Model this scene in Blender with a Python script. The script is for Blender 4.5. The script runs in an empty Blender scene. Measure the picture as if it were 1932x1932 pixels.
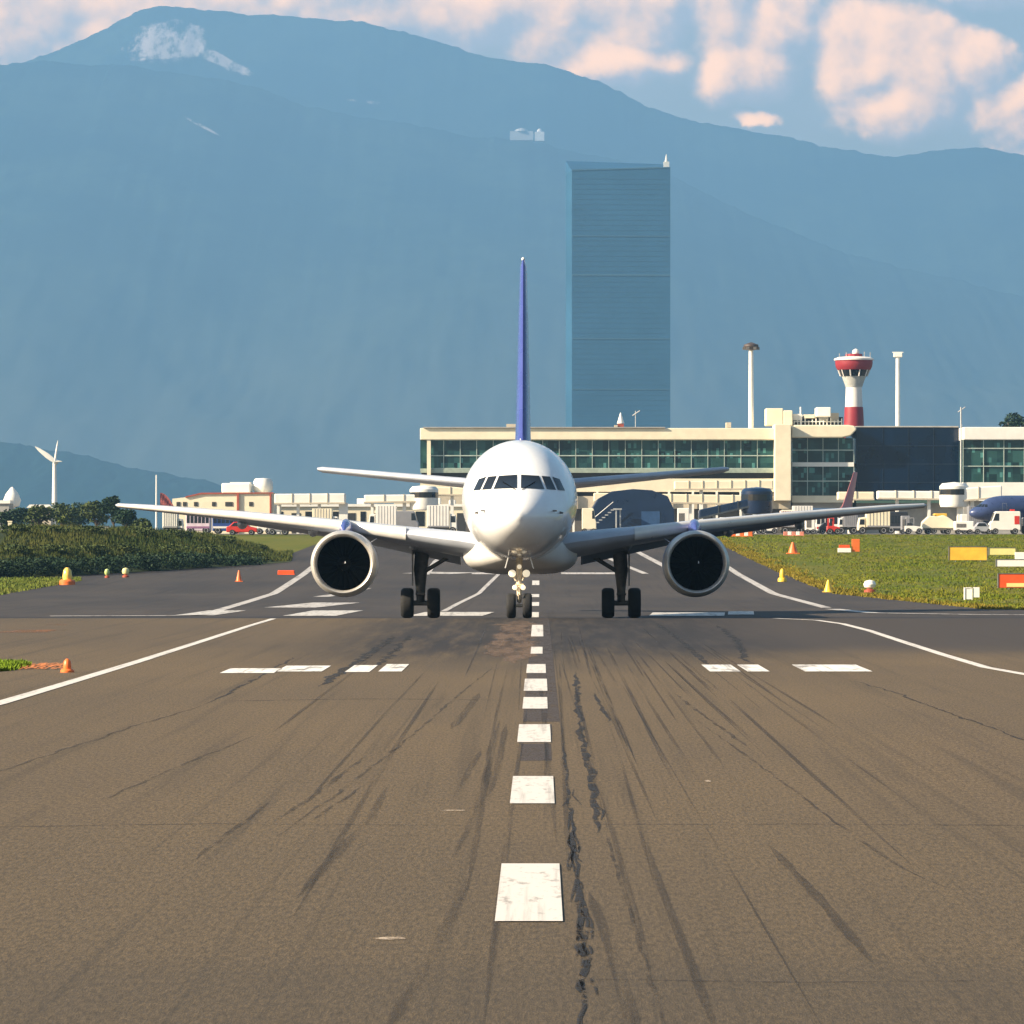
import bpy, bmesh, math, random
from mathutils import Vector, Matrix, noise
random.seed(7)
sc = bpy.context.scene
COL = sc.collection

# ---------------------------------------------------------------- camera
F, VX, VY, H = 7500.0, 1019.0, 1013.0, 3.1       # focal length / vanishing point in a 1932-wide picture, eye height
cam_d = bpy.data.cameras.new('camera'); cam = bpy.data.objects.new('camera', cam_d); COL.objects.link(cam)
cam.location = (0, 0, H); cam.rotation_euler = (math.radians(90), 0, 0)
cam_d.sensor_width = 36; cam_d.lens = 36 * F / 1932
cam_d.shift_x = -(VX - 966) / 1932; cam_d.shift_y = (VY - 966) / 1932
cam_d.clip_start = 0.5; cam_d.clip_end = 60000
sc.camera = cam

# ---------------------------------------------------------------- light
SUN_AZ, SUN_EL = math.radians(70), math.radians(27)     # azimuth measured to the left of straight-behind-the-camera
sd = bpy.data.lights.new('sun', 'SUN'); sd.energy = 5.0; sd.angle = math.radians(0.6); sd.color = (1.0, 0.83, 0.60)
sun = bpy.data.objects.new('sun', sd); COL.objects.link(sun)
to_sun = Vector((-math.sin(SUN_AZ) * math.cos(SUN_EL), -math.cos(SUN_AZ) * math.cos(SUN_EL), math.sin(SUN_EL)))
sun.rotation_euler = to_sun.to_track_quat('Z', 'Y').to_euler(); sun.location = (-60, -40, 60)

class NT:
    """tiny helper to write node graphs"""
    def __init__(s, tree):
        s.t = tree; s.n = tree.nodes; s.l = tree.links; s.n.clear()
    def node(s, kind, **kw):
        nd = s.n.new(kind)
        for k, v in kw.items(): setattr(nd, k, v)
        return nd
    def put(s, sock, v):
        if v is None: return
        if isinstance(v, bpy.types.NodeSocket): s.l.new(v, sock)
        else: sock.default_value = v
    def m(s, op, a, b=None, c=None, clamp=False):
        nd = s.node('ShaderNodeMath', operation=op, use_clamp=clamp)
        s.put(nd.inputs[0], a); s.put(nd.inputs[1], b); s.put(nd.inputs[2], c)
        return nd.outputs[0]
    def ss(s, v, lo, hi, t0=0.0, t1=1.0):
        nd = s.node('ShaderNodeMapRange', interpolation_type='SMOOTHSTEP')
        s.put(nd.inputs[0], v); s.put(nd.inputs[1], lo); s.put(nd.inputs[2], hi); s.put(nd.inputs[3], t0); s.put(nd.inputs[4], t1)
        return nd.outputs[0]
    def noise(s, vec, scale, detail=4, rough=0.55, dist=0.0, dim='3D'):
        nd = s.node('ShaderNodeTexNoise', noise_dimensions=dim)
        s.put(nd.inputs['Vector'], vec); nd.inputs['Scale'].default_value = scale
        nd.inputs['Detail'].default_value = detail; nd.inputs['Roughness'].default_value = rough
        nd.inputs['Distortion'].default_value = dist
        return nd.outputs['Fac']
    def mapv(s, vec, scale=(1, 1, 1), loc=(0, 0, 0)):
        nd = s.node('ShaderNodeMapping'); s.put(nd.inputs[0], vec)
        nd.inputs['Scale'].default_value = scale; nd.inputs['Location'].default_value = loc
        return nd.outputs[0]
    def mix(s, f, a, b, mode='MIX'):
        nd = s.node('ShaderNodeMix', data_type='RGBA', blend_type=mode)
        s.put(nd.inputs[0], f)
        for sock, v in ((nd.inputs[6], a), (nd.inputs[7], b)):
            if isinstance(v, tuple) and len(v) == 3: v = v + (1,)
            s.put(sock, v)
        return nd.outputs[2]
    def xyz(s, x, y, z):
        nd = s.node('ShaderNodeCombineXYZ'); s.put(nd.inputs[0], x); s.put(nd.inputs[1], y); s.put(nd.inputs[2], z)
        return nd.outputs[0]
    def sep(s, v):
        nd = s.node('ShaderNodeSeparateXYZ'); s.put(nd.inputs[0], v); return nd.outputs

# ---------------------------------------------------------------- sky with clouds
w = bpy.data.worlds.new('World'); sc.world = w; w.use_nodes = True
g = NT(w.node_tree)
tc = g.node('ShaderNodeTexCoord').outputs['Generated']
sky = g.node('ShaderNodeTexSky', sky_type='NISHITA'); sky.sun_disc = False
sky.sun_elevation = SUN_EL; sky.sun_rotation = math.pi + SUN_AZ; sky.air_density = 1.2; sky.dust_density = 1.5; sky.ozone_density = 2.0
bg = g.node('ShaderNodeBackground'); g.put(bg.inputs[0], sky.outputs[0]); bg.inputs[1].default_value = 0.05
X, Y, Z = g.sep(tc)
def cloud_alpha(off):
    # cumulus puffs over the mountains: (azimuth, elevation, radii) in units of 1/1000 rad, warped by noise
    vec = g.xyz(g.m('ADD', X, off[0]), Y, g.m('ADD', Z, off[1]))
    n1 = g.noise(vec, 40, 5, 0.55); n2 = g.noise(g.mapv(vec, (1, 1, 1), (3.1, 1.7, 5.2)), 40, 5, 0.55)
    fine = g.noise(vec, 46, 7, 0.52)
    x = g.m('ADD', g.m('ADD', X, off[0]), g.m('MULTIPLY', g.m('SUBTRACT', n1, 0.5), 0.020))
    z = g.m('ADD', g.m('ADD', Z, off[1]), g.m('MULTIPLY', g.m('SUBTRACT', n2, 0.5), 0.020))
    puffs = [(-135, 130, 26, 20), (-100, 136, 40, 20), (-45, 137, 30, 14), (-18, 136, 26, 15), (4, 133, 20, 18), (22, 134, 16, 16),
             (44, 130, 13, 13), (58, 129, 12, 13), (52, 118, 14, 10), (84, 122, 17, 15), (94, 116, 13, 15), (88, 108, 14, 8), (108, 117, 9, 10),
             (115, 106, 12, 9), (122, 100, 12, 8), (128, 112, 8, 9), (56, 106, 7, 2.5), (20, 118, 16, 7), (70, 142, 22, 4), (110, 137, 20, 5),
             (-160, 125, 30, 22), (150, 118, 18, 14), (175, 128, 26, 16), (-200, 140, 30, 20), (210, 110, 24, 12)]
    d = None
    for (cx, cz, rx, rz) in puffs:
        u = g.m('DIVIDE', g.m('SUBTRACT', x, cx / 1000), rx / 870); v = g.m('DIVIDE', g.m('SUBTRACT', z, cz / 1000), rz / 900)
        q = g.m('SUBTRACT', 1.0, g.m('ADD', g.m('MULTIPLY', u, u), g.m('MULTIPLY', v, v)))
        d = q if d is None else g.m('SMOOTH_MAX', d, q, 0.25)
    d = g.m('ADD', d, g.m('MULTIPLY', g.m('SUBTRACT', fine, 0.5), 2.4))
    return d, fine
d0, f0 = cloud_alpha((0, 0)); d1, f1 = cloud_alpha((-0.0034, 0.0040))
alpha = g.ss(d0, -0.35, 0.55)
ahead = g.m('MULTIPLY', g.ss(Y, 0.2, 0.6), g.ss(Z, -0.01, 0.02))
relief = g.m('SUBTRACT', d0, d1)
shade = g.noise(g.mapv(tc, (1, 1, 1.6), (0.7, 0.2, 0.1)), 22, 4, 0.6)
lit = g.ss(g.m('ADD', g.m('ADD', g.m('MULTIPLY', relief, 1.15), g.m('MULTIPLY', d0, 0.16)), g.m('MULTIPLY', g.m('SUBTRACT', shade, 0.5), 1.6)), -0.55, 0.85)
CLOUD_LIT, CLOUD_DIM, BLUE = (2.5, 1.24, 0.47), (0.58, 0.46, 0.43), (0.36, 0.33, 0.27)
low = g.noise(g.mapv(tc, (1, 1, 3)), 9, 3, 0.5)
base = g.mix(g.ss(low, 0.35, 0.65), BLUE, (0.48, 0.42, 0.40))
ccol = g.mix(lit, CLOUD_DIM, CLOUD_LIT)
skyc = g.mix(alpha, base, ccol)
bg2 = g.node('ShaderNodeBackground'); g.put(bg2.inputs[0], skyc); bg2.inputs[1].default_value = 1.0
wm = g.node('ShaderNodeMixShader'); g.put(wm.inputs[0], g.m('MULTIPLY', g.m('MULTIPLY', ahead, g.ss(Z, 0.24, 0.165)), g.ss(g.m('ABSOLUTE', X), 0.42, 0.25)))
g.l.new(bg.outputs[0], wm.inputs[1]); g.l.new(bg2.outputs[0], wm.inputs[2])
wo = g.node('ShaderNodeOutputWorld'); g.l.new(wm.outputs[0], wo.inputs[0])

sc.view_settings.view_transform = 'Standard'; sc.view_settings.look = 'None'
sc.view_settings.gamma = 1; sc.view_settings.use_curve_mapping = False
sc.view_settings.exposure = 1.45
sc.render.engine = 'CYCLES'
sc.cycles.max_bounces = 8; sc.cycles.volume_bounces = 2; sc.cycles.transparent_max_bounces = 12
sc.cycles.use_denoising = True

# ---------------------------------------------------------------- materials
def srgb(r, gg, b):
    f = lambda c: (c / 255 / 12.92) if c / 255 <= 0.04045 else ((c / 255 + 0.055) / 1.055) ** 2.4
    return (f(r), f(gg), f(b))
MATS = {}
def mat(name, color, rough=0.6, metal=0.0, var=0.12, scale=1.5, spec=None, coat=0.0, stretch=(1, 1, 1), bump=0.0, emit=0.0, trans=0.0):
    if name in MATS: return MATS[name]
    m = bpy.data.materials.new(name); m.use_nodes = True; t = NT(m.node_tree)
    b = t.node('ShaderNodeBsdfPrincipled'); o = t.node('ShaderNodeOutputMaterial'); t.l.new(b.outputs[0], o.inputs[0])
    co = t.node('ShaderNodeTexCoord').outputs['Object']
    n = t.noise(t.mapv(co, stretch), scale, 5, 0.6)
    k = t.ss(n, 0.3, 0.7, 1 - var, 1 + var)
    c = t.mix(1.0, tuple(color), t.xyz(k, k, k), 'MULTIPLY')
    t.put(b.inputs['Base Color'], c)
    t.put(b.inputs['Roughness'], t.ss(n, 0.2, 0.8, max(rough - 0.06, 0.02), min(rough + 0.08, 1)))
    b.inputs['Metallic'].default_value = metal
    if coat: b.inputs['Coat Weight'].default_value = coat; b.inputs['Coat Roughness'].default_value = 0.08
    if spec is not None: b.inputs['Specular IOR Level'].default_value = spec
    if bump:
        bp = t.node('ShaderNodeBump'); bp.inputs['Strength'].default_value = bump; bp.inputs['Distance'].default_value = 0.02
        t.put(bp.inputs['Height'], n); t.l.new(bp.outputs[0], b.inputs['Normal'])
    if emit:
        b.inputs['Emission Color'].default_value = tuple(color) + (1,); b.inputs['Emission Strength'].default_value = emit
    MATS[name] = m
    return m

# ---------------------------------------------------------------- mesh helpers
class MB:
    def __init__(s): s.v = []; s.f = []
    def add(s, vs, fs):
        o = len(s.v); s.v += [tuple(p) for p in vs]; s.f += [tuple(i + o for i in q) for q in fs]; return s
    def box(s, x0, x1, y0, y1, z0, z1):
        if x0 > x1: x0, x1 = x1, x0
        return s.add([(x0, y0, z0), (x1, y0, z0), (x1, y1, z0), (x0, y1, z0), (x0, y0, z1), (x1, y0, z1), (x1, y1, z1), (x0, y1, z1)],
                     [(0, 3, 2, 1), (4, 5, 6, 7), (0, 1, 5, 4), (1, 2, 6, 5), (2, 3, 7, 6), (3, 0, 4, 7)])
    def loft(s, rings, cap=True, closed=True):
        n = len(rings[0]); vs = [p for r in rings for p in r]; fs = []
        for i in range(len(rings) - 1):
            for j in range(n if closed else n - 1):
                k = (j + 1) % n
                fs.append((i * n + j, i * n + k, (i + 1) * n + k, (i + 1) * n + j))
        if cap and closed: fs.append(tuple(range(n))[::-1]); fs.append(tuple((len(rings) - 1) * n + j for j in range(n)))
        return s.add(vs, fs)
    def tube(s, pts, rad, n=10):
        pts = [Vector(p) for p in pts]
        if not isinstance(rad, (list, tuple)): rad = [rad] * len(pts)
        rings = []
        for i, p in enumerate(pts):
            d = (pts[min(i + 1, len(pts) - 1)] - pts[max(i - 1, 0)]).normalized()
            a = d.cross(Vector((0, 0, 1)));
            if a.length < 1e-3: a = d.cross(Vector((0, 1, 0)))
            a.normalize(); b = a.cross(d)
            rings.append([p + (a * math.cos(2 * math.pi * k / n) + b * math.sin(2 * math.pi * k / n)) * rad[i] for k in range(n)])
        return s.loft(rings)
    def lathe(s, prof, c=(0, 0, 0), axis='z', n=24):
        rings = []
        for r, h in prof:
            ring = []
            for k in range(n):
                a = 2 * math.pi * k / n; u, v = r * math.cos(a), r * math.sin(a)
                ring.append({'z': (c[0] + u, c[1] + v, c[2] + h), 'y': (c[0] + u, c[1] + h, c[2] + v), 'x': (c[0] + h, c[1] + u, c[2] + v)}[axis])
            rings.append(ring)
        return s.loft(rings, cap=True)
    def prism(s, poly, y0, y1):       # poly in x,z extruded along y
        n = len(poly)
        return s.add([(x, y0, z) for x, z in poly] + [(x, y1, z) for x, z in poly],
                     [tuple(range(n))[::-1], tuple(range(n, 2 * n))] + [(i, (i + 1) % n, n + (i + 1) % n, n + i) for i in range(n)])
    def build(s, name, m, parent=None, smooth=False, bevel=0.0, fix=True):
        me = bpy.data.meshes.new(name); me.from_pydata(s.v, [], s.f); me.validate()
        if fix:
            b = bmesh.new(); b.from_mesh(me); bmesh.ops.recalc_face_normals(b, faces=b.faces); b.to_mesh(me); b.free()
        if m is not None: me.materials.append(m)
        o = bpy.data.objects.new(name, me); COL.objects.link(o)
        if parent is not None: o.parent = parent
        if smooth:
            me.polygons.foreach_set('use_smooth', [True] * len(me.polygons))
            try: me.set_sharp_from_angle(angle=math.radians(40))
            except Exception: pass
        if bevel:
            bv = o.modifiers.new('bevel', 'BEVEL'); bv.width = bevel; bv.segments = 2; bv.limit_method = 'ANGLE'
        return o

def tag(o, label, cat, group=None, kind=None):
    if label: o['label'] = label
    if cat: o['category'] = cat
    if group: o['group'] = group
    if kind: o['kind'] = kind
    return o
def thing(name, label, cat, loc, rz=0.0, group=None, sc_=1.0):
    o = bpy.data.objects.new(name, None); COL.objects.link(o); o.location = loc; o.rotation_euler = (0, 0, rz); o.scale = (sc_,) * 3
    o.empty_display_size = 0.3
    return tag(o, label, cat, group)
def copy_tree(o, parent=None):
    c = o.copy(); COL.objects.link(c)
    if parent is not None: c.parent = parent
    for ch in list(o.children): copy_tree(ch, c)
    return c
def plain(o): o['kind'] = 'structure'; return o

# ---------------------------------------------------------------- ground profile
YS = [-30, 0] + [20 + 5 * i for i in range(26)] + [148, 150, 152, 155, 160, 165, 170, 175, 180, 190, 200, 210, 220, 235, 250, 265, 280, 300, 320, 340, 360, 380, 400, 420, 440, 460, 480, 520, 600, 700, 900]
YS = sorted(set(YS))
PROF = [(-1e9, 0), (150, 0), (175, -0.5), (250, -0.5), (300, 0.22), (440, 2.95), (480, 3.4), (520, 3.5), (700, 3.6), (1e9, 3.6)]
def zraw(y):
    for (a, za), (b, zb) in zip(PROF, PROF[1:]):
        if a <= y <= b: return za + (zb - za) * (y - a) / (b - a)
ZT = [(y, zraw(y)) for y in YS]
def gz(y):
    if y <= YS[0]: return ZT[0][1]
    for (a, za), (b, zb) in zip(ZT, ZT[1:]):
        if a <= y <= b: return za + (zb - za) * (y - a) / (b - a)
    return 3.6
def W(px, py, y):
    """where the sight line through a picture point meets the vertical plane at depth y"""
    return Vector(((px - VX) * y / F, y, H - (py - VY) * y / F))
def G(px, py):
    """ground point seen at a picture point"""
    y = 12.0; step = 0.5
    while y < 700:
        if H - (py - VY) * y / F <= gz(y): break
        y += step
    lo, hi = y - step, y
    for _ in range(20):
        m_ = (lo + hi) / 2
        if H - (py - VY) * m_ / F <= gz(m_): hi = m_
        else: lo = m_
    return Vector(((px - VX) * hi / F, hi, gz(hi)))

def strip(name, m, xl, xr, y0, y1, lift, extra=(), nx=1):
    """a sheet laid on the ground between xl(y) and xr(y)"""
    ys = sorted(set([y0, y1] + [y for y in YS if y0 < y < y1] + [y for y in extra if y0 < y < y1]))
    b = MB(); rows = []
    for y in ys:
        a, c = xl(y), xr(y); rows.append([(a + (c - a) * i / nx, y, gz(y) + lift) for i in range(nx + 1)])
    b.loft(rows, cap=False, closed=False)
    return b.build(name, m, fix=False)
def path(b, pts, width, lift, jitter=0.0, wob=0.0, taper=False):
    """ribbon along ground points, split wherever the ground profile bends"""
    P = [Vector((p[0], p[1], 0)) for p in pts]; fine = [P[0]]; wd = [width if not isinstance(width, (list, tuple)) else width[0]]
    for i in range(len(P) - 1):
        n = max(2, int((P[i + 1] - P[i]).length / 0.6)) if jitter or wob else max(1, int((P[i + 1] - P[i]).length / 4))
        for k in range(1, n + 1):
            fine.append(P[i].lerp(P[i + 1], k / n))
            wd.append(width if not isinstance(width, (list, tuple)) else width[i] + (width[i + 1] - width[i]) * k / n)
    L, R = [], []
    for i, p in enumerate(fine):
        d = (fine[min(i + 1, len(fine) - 1)] - fine[max(i - 1, 0)]); d = Vector((d.x, d.y, 0)).normalized(); nrm = Vector((-d.y, d.x, 0))
        c = p + nrm * (noise.noise((p.x * 0.7, p.y * 0.9, 3)) * wob) if wob else p
        hw = wd[i] / 2 * (1 + jitter * (0.5 * (random.random() * 2 - 1) + 0.9 * noise.noise((p.y * 0.35, p.x * 2, 8))))
        if taper or jitter: hw *= max(0.05, min(1.0, 8 * min(i, len(fine) - 1 - i) / len(fine)))
        for S, sgn in ((L, 1), (R, -1)):
            q = c + nrm * hw * sgn; S.append((q.x, q.y, gz(q.y) + lift))
    b.loft([[l, r] for l, r in zip(L, R)], cap=False, closed=False)

def nodes_for(name):
    m = bpy.data.materials.new(name); m.use_nodes = True; t = NT(m.node_tree)
    b = t.node('ShaderNodeBsdfPrincipled'); o = t.node('ShaderNodeOutputMaterial'); t.l.new(b.outputs[0], o.inputs[0])
    co = t.node('ShaderNodeNewGeometry').outputs['Position']
    return m, t, b, co, o

def asphalt(name, c1, c2, rubber=None, grain=1.0):
    m, t, b, co, o = nodes_for(name)
    big = t.noise(t.mapv(co, (0.16, 0.05, 1)), 1.0, 4, 0.6)
    streak = t.noise(t.mapv(co, (2.2, 0.03, 1)), 1.0, 4, 0.65)
    mid = t.noise(co, 1.6, 8, 0.7)
    fine = t.noise(t.mapv(co, (26, 4.2, 1)), 1.0, 4, 0.75)
    speck = t.noise(t.mapv(co, (90, 16, 1)), 1.0, 3, 0.7)
    s2 = t.noise(t.mapv(co, (7.5, 0.022, 1), (3, 1, 0)), 1.0, 3, 0.6)
    c = t.mix(t.ss(big, 0.3, 0.7), c1, c2)
    dk = tuple(x * 0.72 for x in c2); lt = tuple(x * 1.25 for x in c1)
    c = t.mix(t.ss(streak, 0.52, 0.72, 0, 0.75), c, dk)
    c = t.mix(t.ss(streak, 0.42, 0.28, 0, 0.35), c, lt)
    c = t.mix(t.ss(s2, 0.57, 0.75, 0, 0.45), c, tuple(x * 0.5 for x in c2))
    c = t.mix(t.ss(mid, 0.5, 0.75, 0, 0.3), c, dk)
    k = t.m('MULTIPLY', t.ss(fine, 0.25, 0.75, 1 - 0.55 * grain, 1 + 0.55 * grain), t.ss(speck, 0.3, 0.7, 1 - 0.5 * grain, 1 + 0.5 * grain))
    c = t.mix(1.0, c, t.xyz(k, k, k), 'MULTIPLY')
    x, y, z = t.sep(co)
    if rubber:                       # worn-in rubber where the wheels run, near the crest
        rx = t.m('ABSOLUTE', t.m('SUBTRACT', x, rubber[0]))
        n = t.noise(t.mapv(co, (1.5, 0.075, 1)), 1.0, 6, 0.7)
        f = t.m('MULTIPLY', t.ss(rx, rubber[1], rubber[1] * 0.45), t.ss(y, rubber[2], rubber[3]))
        f = t.m('MULTIPLY', f, t.ss(n, 0.28, 0.60, 0.12, 1.0))
        dz = t.m('MULTIPLY', t.ss(t.m('ADD', y, t.m('MULTIPLY', big, 14)), 106, 122), t.ss(x, -9, 6, 0.15, 0.85))
        c = t.mix(dz, c, (0.034, 0.028, 0.027))
        c = t.mix(t.m('MULTIPLY', f, 0.9), c, (0.012, 0.010, 0.011))
        c = t.mix(t.ss(t.m('ADD', y, t.m('MULTIPLY', mid, 1.5)), 30.3, 28.3, 0, 0.25), c, (0.035, 0.029, 0.023))
        c = t.mix(t.ss(t.m('ADD', y, t.m('MULTIPLY', big, 6)), 62, 27, 0, 0.32), c, (0.045, 0.038, 0.028))
    t.put(b.inputs['Base Color'], c); b.inputs['Roughness'].default_value = 0.82
    b.inputs['Specular IOR Level'].default_value = 0.3
    bp = t.node('ShaderNodeBump'); bp.inputs['Strength'].default_value = 0.5 * grain; bp.inputs['Distance'].default_value = 0.012
    t.put(bp.inputs['Height'], t.m('ADD', fine, t.m('MULTIPLY', speck, 0.6))); t.l.new(bp.outputs[0], b.inputs['Normal'])
    return m
def grass_mat(name, cols):
    m, t, b, co, o = nodes_for(name)
    n = t.noise(t.mapv(co, (0.12, 0.05, 0.2)), 1.0, 5, 0.65); n2 = t.noise(co, 1.3, 4, 0.7)
    c = t.mix(t.ss(n, 0.38, 0.62), cols[0], cols[1]); c = t.mix(t.ss(n2, 0.5, 0.72), c, cols[2])
    t.put(b.inputs['Base Color'], c); b.inputs['Roughness'].default_value = 0.9; b.inputs['Specular IOR Level'].default_value = 0.15
    return m
def paint_mat(name, col, wear=0.35, scale=6):
    m, t, b, co, o = nodes_for(name)
    n = t.noise(t.mapv(co, (1, 0.3, 1)), scale, 6, 0.7)
    n2 = t.noise(t.mapv(co, (6, 0.12, 1)), 1.0, 4, 0.65)
    c = t.mix(t.ss(n, 0.52, 0.68, 0, wear), col, (0.10, 0.08, 0.065)); c = t.mix(t.ss(n2, 0.50, 0.70, 0, wear * 0.75), c, (0.07, 0.06, 0.055))
    t.put(b.inputs['Base Color'], c); b.inputs['Roughness'].default_value = 0.6
    return m
def stain_mat(name, col, amount, stretch=(3, 0.15, 1), lo=0.35, hi=0.6):
    m, t, b, co, o = nodes_for(name)
    n = t.noise(t.mapv(co, stretch), 1.0, 5, 0.7); n2 = t.noise(co, 30, 2, 0.6)
    tr = t.node('ShaderNodeBsdfTransparent'); mx = t.node('ShaderNodeMixShader')
    t.put(mx.inputs[0], t.m('MULTIPLY', t.m('MULTIPLY', t.ss(n, lo, hi), amount), t.ss(n2, 0.2, 0.6, 0.45, 1.0)))
    b.inputs['Base Color'].default_value = col + (1,); b.inputs['Roughness'].default_value = 0.75
    t.l.new(tr.outputs[0], mx.inputs[1]); t.l.new(b.outputs[0], mx.inputs[2]); t.l.new(mx.outputs[0], o.inputs[0])
    return m

M_GRASS = grass_mat('meadow', [(0.080, 0.100, 0.007), (0.115, 0.115, 0.012), (0.15, 0.125, 0.02)])
M_NEAR = asphalt('runway_asphalt', (0.114, 0.079, 0.041), (0.093, 0.066, 0.037), rubber=(0.3, 8.5, 84, 114))
M_FAR = asphalt('taxiway_asphalt', (0.054, 0.043, 0.036), (0.032, 0.027, 0.026), grain=0.4)
M_APRON = asphalt('apron_concrete', (0.20, 0.18, 0.155), (0.16, 0.145, 0.13), grain=0.3)
M_PAINT = paint_mat('white_paint', (0.62, 0.585, 0.54), 0.55, 9); M_PAINT_OLD = paint_mat('worn_paint', (0.50, 0.48, 0.45), 0.8, 2.5)

# ground sheet to the horizon
b = MB(); xs = [-18000, -9000, -2000, -400, -120, 0, 120, 400, 2000, 9000, 18000]
b.loft([[(x, y, gz(y)) for x in xs] for y in [-400] + YS + [1500, 3000, 6000, 12000, 24000]], cap=False, closed=False)
plain(b.build('ground', M_GRASS, fix=False))
plain(strip('runway', M_NEAR, lambda y: -70, lambda y: 70, -25, 150, 0.03, nx=4))
def left_edge(y):
    if y < 250: return -70
    if y < 290: return -70 + (y - 250) / 40 * 22
    if y < 345: return -48 + (y - 290) / 55 * 25
    return -23
def right_edge(y):
    if y < 178: return 70
    if y < 196: return 70 - (y - 178) / 18 * 48
    if y < 250: return 22 - (y - 196) / 54 * 3.5
    return 18.5
plain(strip('taxiway_slope', asphalt('slope_asphalt', (0.030, 0.026, 0.027), (0.02, 0.018, 0.02), grain=0.4), lambda y: -70, lambda y: 70, 150, 178, 0.03, nx=2))
plain(strip('taxiway', M_FAR, left_edge, right_edge, 178, 478, 0.03, extra=(184, 196, 290, 345), nx=2))
plain(strip('apron', M_APRON, lambda y: -260, lambda y: 260, 478, 900, 0.03, nx=4))

# ---------------------------------------------------------------- mountains
def interp(pts, x):
    if x <= pts[0][0]: return pts[0][1]
    for (a, va), (c, vc) in zip(pts, pts[1:]):
        if x <= c:
            u = (x - a) / (c - a); return va + (vc - va) * u
    return pts[-1][1]
def sinterp(pts, x, r=14):
    return (interp(pts, x - r) + interp(pts, x) * 2 + interp(pts, x + r)) / 4
def mountain_mat(name, scar=None, low=(0.105, 0.115, 0.095)):  # default low: pale fields, with the denser low haze put into their colour
    m, t, b, co, o = nodes_for(name)
    n = t.noise(co, 0.002, 6, 0.65)
    n2 = t.noise(t.mapv(co, (1, 0.5, 1)), 0.012, 5, 0.7); z_ = t.sep(co)[2]
    c = t.mix(t.ss(n, 0.42, 0.58), (0.008, 0.026, 0.028), (0.030, 0.054, 0.042))
    c = t.mix(t.ss(n2, 0.45, 0.62, 0, 0.6), c, (0.004, 0.014, 0.018))
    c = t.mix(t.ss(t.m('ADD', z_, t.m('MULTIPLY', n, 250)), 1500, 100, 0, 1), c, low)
    if scar:
        x, y, z = t.sep(co)
        nn = t.noise(t.mapv(co, (1, 1, 2.2)), 0.003, 5, 0.7)
        # a bare rock face: lens shaped in x/z with ragged edges
        f = None
        for (cx, cz, rx, rz, sl) in scar:
            u = t.m('DIVIDE', t.m('SUBTRACT', x, cx), rx)
            v = t.m('DIVIDE', t.m('SUBTRACT', t.m('ADD', z, t.m('MULTIPLY', t.m('SUBTRACT', x, cx), sl)), cz), rz)
            q = t.m('SUBTRACT', 1.0, t.m('ADD', t.m('MULTIPLY', u, u), t.m('MULTIPLY', v, v)))
            f = q if f is None else t.m('MAXIMUM', f, q)
        gul = t.noise(t.mapv(co, (1, 0.3, 0.35)), 0.010, 5, 0.75)
        f = t.m('ADD', f, t.m('MULTIPLY', t.m('SUBTRACT', nn, 0.5), 2.8))
        f = t.m('MULTIPLY', t.ss(f, 0.0, 0.35), t.ss(gul, 0.42, 0.58, 0.0, 1.0))
        c = t.mix(f, c, (0.62, 0.52, 0.50))
    t.put(b.inputs['Base Color'], c); b.inputs['Roughness'].default_value = 1.0; b.inputs['Specular IOR Level'].default_value = 0.0
    return m
def ridge(name, sil, y_top, y_foot, amp, m, zf=3.0, nx=620, ny=70, px0=-900, px1=2900, seed=0.0, back=1800):
    b = MB(); rows = []
    for j in range(ny + 1):
        s = j / ny; y = y_foot + (y_top - y_foot) * s; row = []
        for i in range(nx + 1):
            px = px0 + (px1 - px0) * i / nx
            x = (px - VX) * y_top / F * (0.97 + 0.03 * s); h = H + (VY - sinterp(sil, px)) * y_top / F
            gul = noise.fractal(Vector((x / 1400 + seed, y / 3000, seed)), 1.0, 2.0, 6) * math.sin(math.pi * min(s * 1.02, 1)) 
            z = zf + (h - zf) * (s ** 1.15) + amp * gul * (0.25 + 0.75 * (1 - s))
            z += (noise.noise(Vector((x / 52, s * 3, seed))) * 8.0 + abs(noise.noise(Vector((x / 22, s * 9, seed)))) * 9.0) * s + noise.noise(Vector((x / 180, 5, seed))) * 11 * s
            row.append((x, y, z))
        rows.append(row)
    rows.append([(p[0], p[1] + back, zf - 200) for p in rows[-1]])
    b.loft(rows, cap=False, closed=False)
    o = b.build(name, m, smooth=True, fix=False); return plain(o)
SIL_BACK = [(-900, 420), (-300, 260), (-60, 170), (30, 125), (70, 110), (120, 92), (170, 68), (220, 42), (265, 20), (300, 11), (345, 11), (380, 21), (430, 25), (540, 29), (590, 35), (645, 40), (690, 42),
            (745, 60), (800, 71), (850, 86), (900, 104), (950, 113), (1020, 120), (1070, 136), (1130, 153), (1180, 180), (1225, 203), (1280, 222), (1340, 236), (1400, 243), (1470, 258), (1530, 270),
            (1590, 282), (1670, 297), (1730, 290), (1800, 281), (1870, 281), (1905, 287), (1960, 298), (2100, 330), (2500, 420), (2900, 600)]
SIL_FRONT = [(-900, 260), (-300, 160), (-60, 128), (0, 124), (40, 119), (80, 116), (150, 120), (250, 126), (330, 137), (400, 148), (480, 163), (540, 187), (620, 210), (680, 222), (750, 230), (870, 254), (960, 264), (1020, 270),
             (1080, 286), (1160, 302), (1265, 330), (1400, 400), (1600, 480), (1932, 560), (2300, 700), (2900, 900)]
SIL_LOW = [(-900, 830), (-400, 800), (-100, 822), (40, 838), (140, 857), (230, 880), (320, 897), (400, 912), (480, 930), (620, 952), (760, 975), (900, 1000), (1400, 1008), (2900, 1010)]
YB, YF, YL = 18800, 16400, 9000
_s = YB / F
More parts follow.
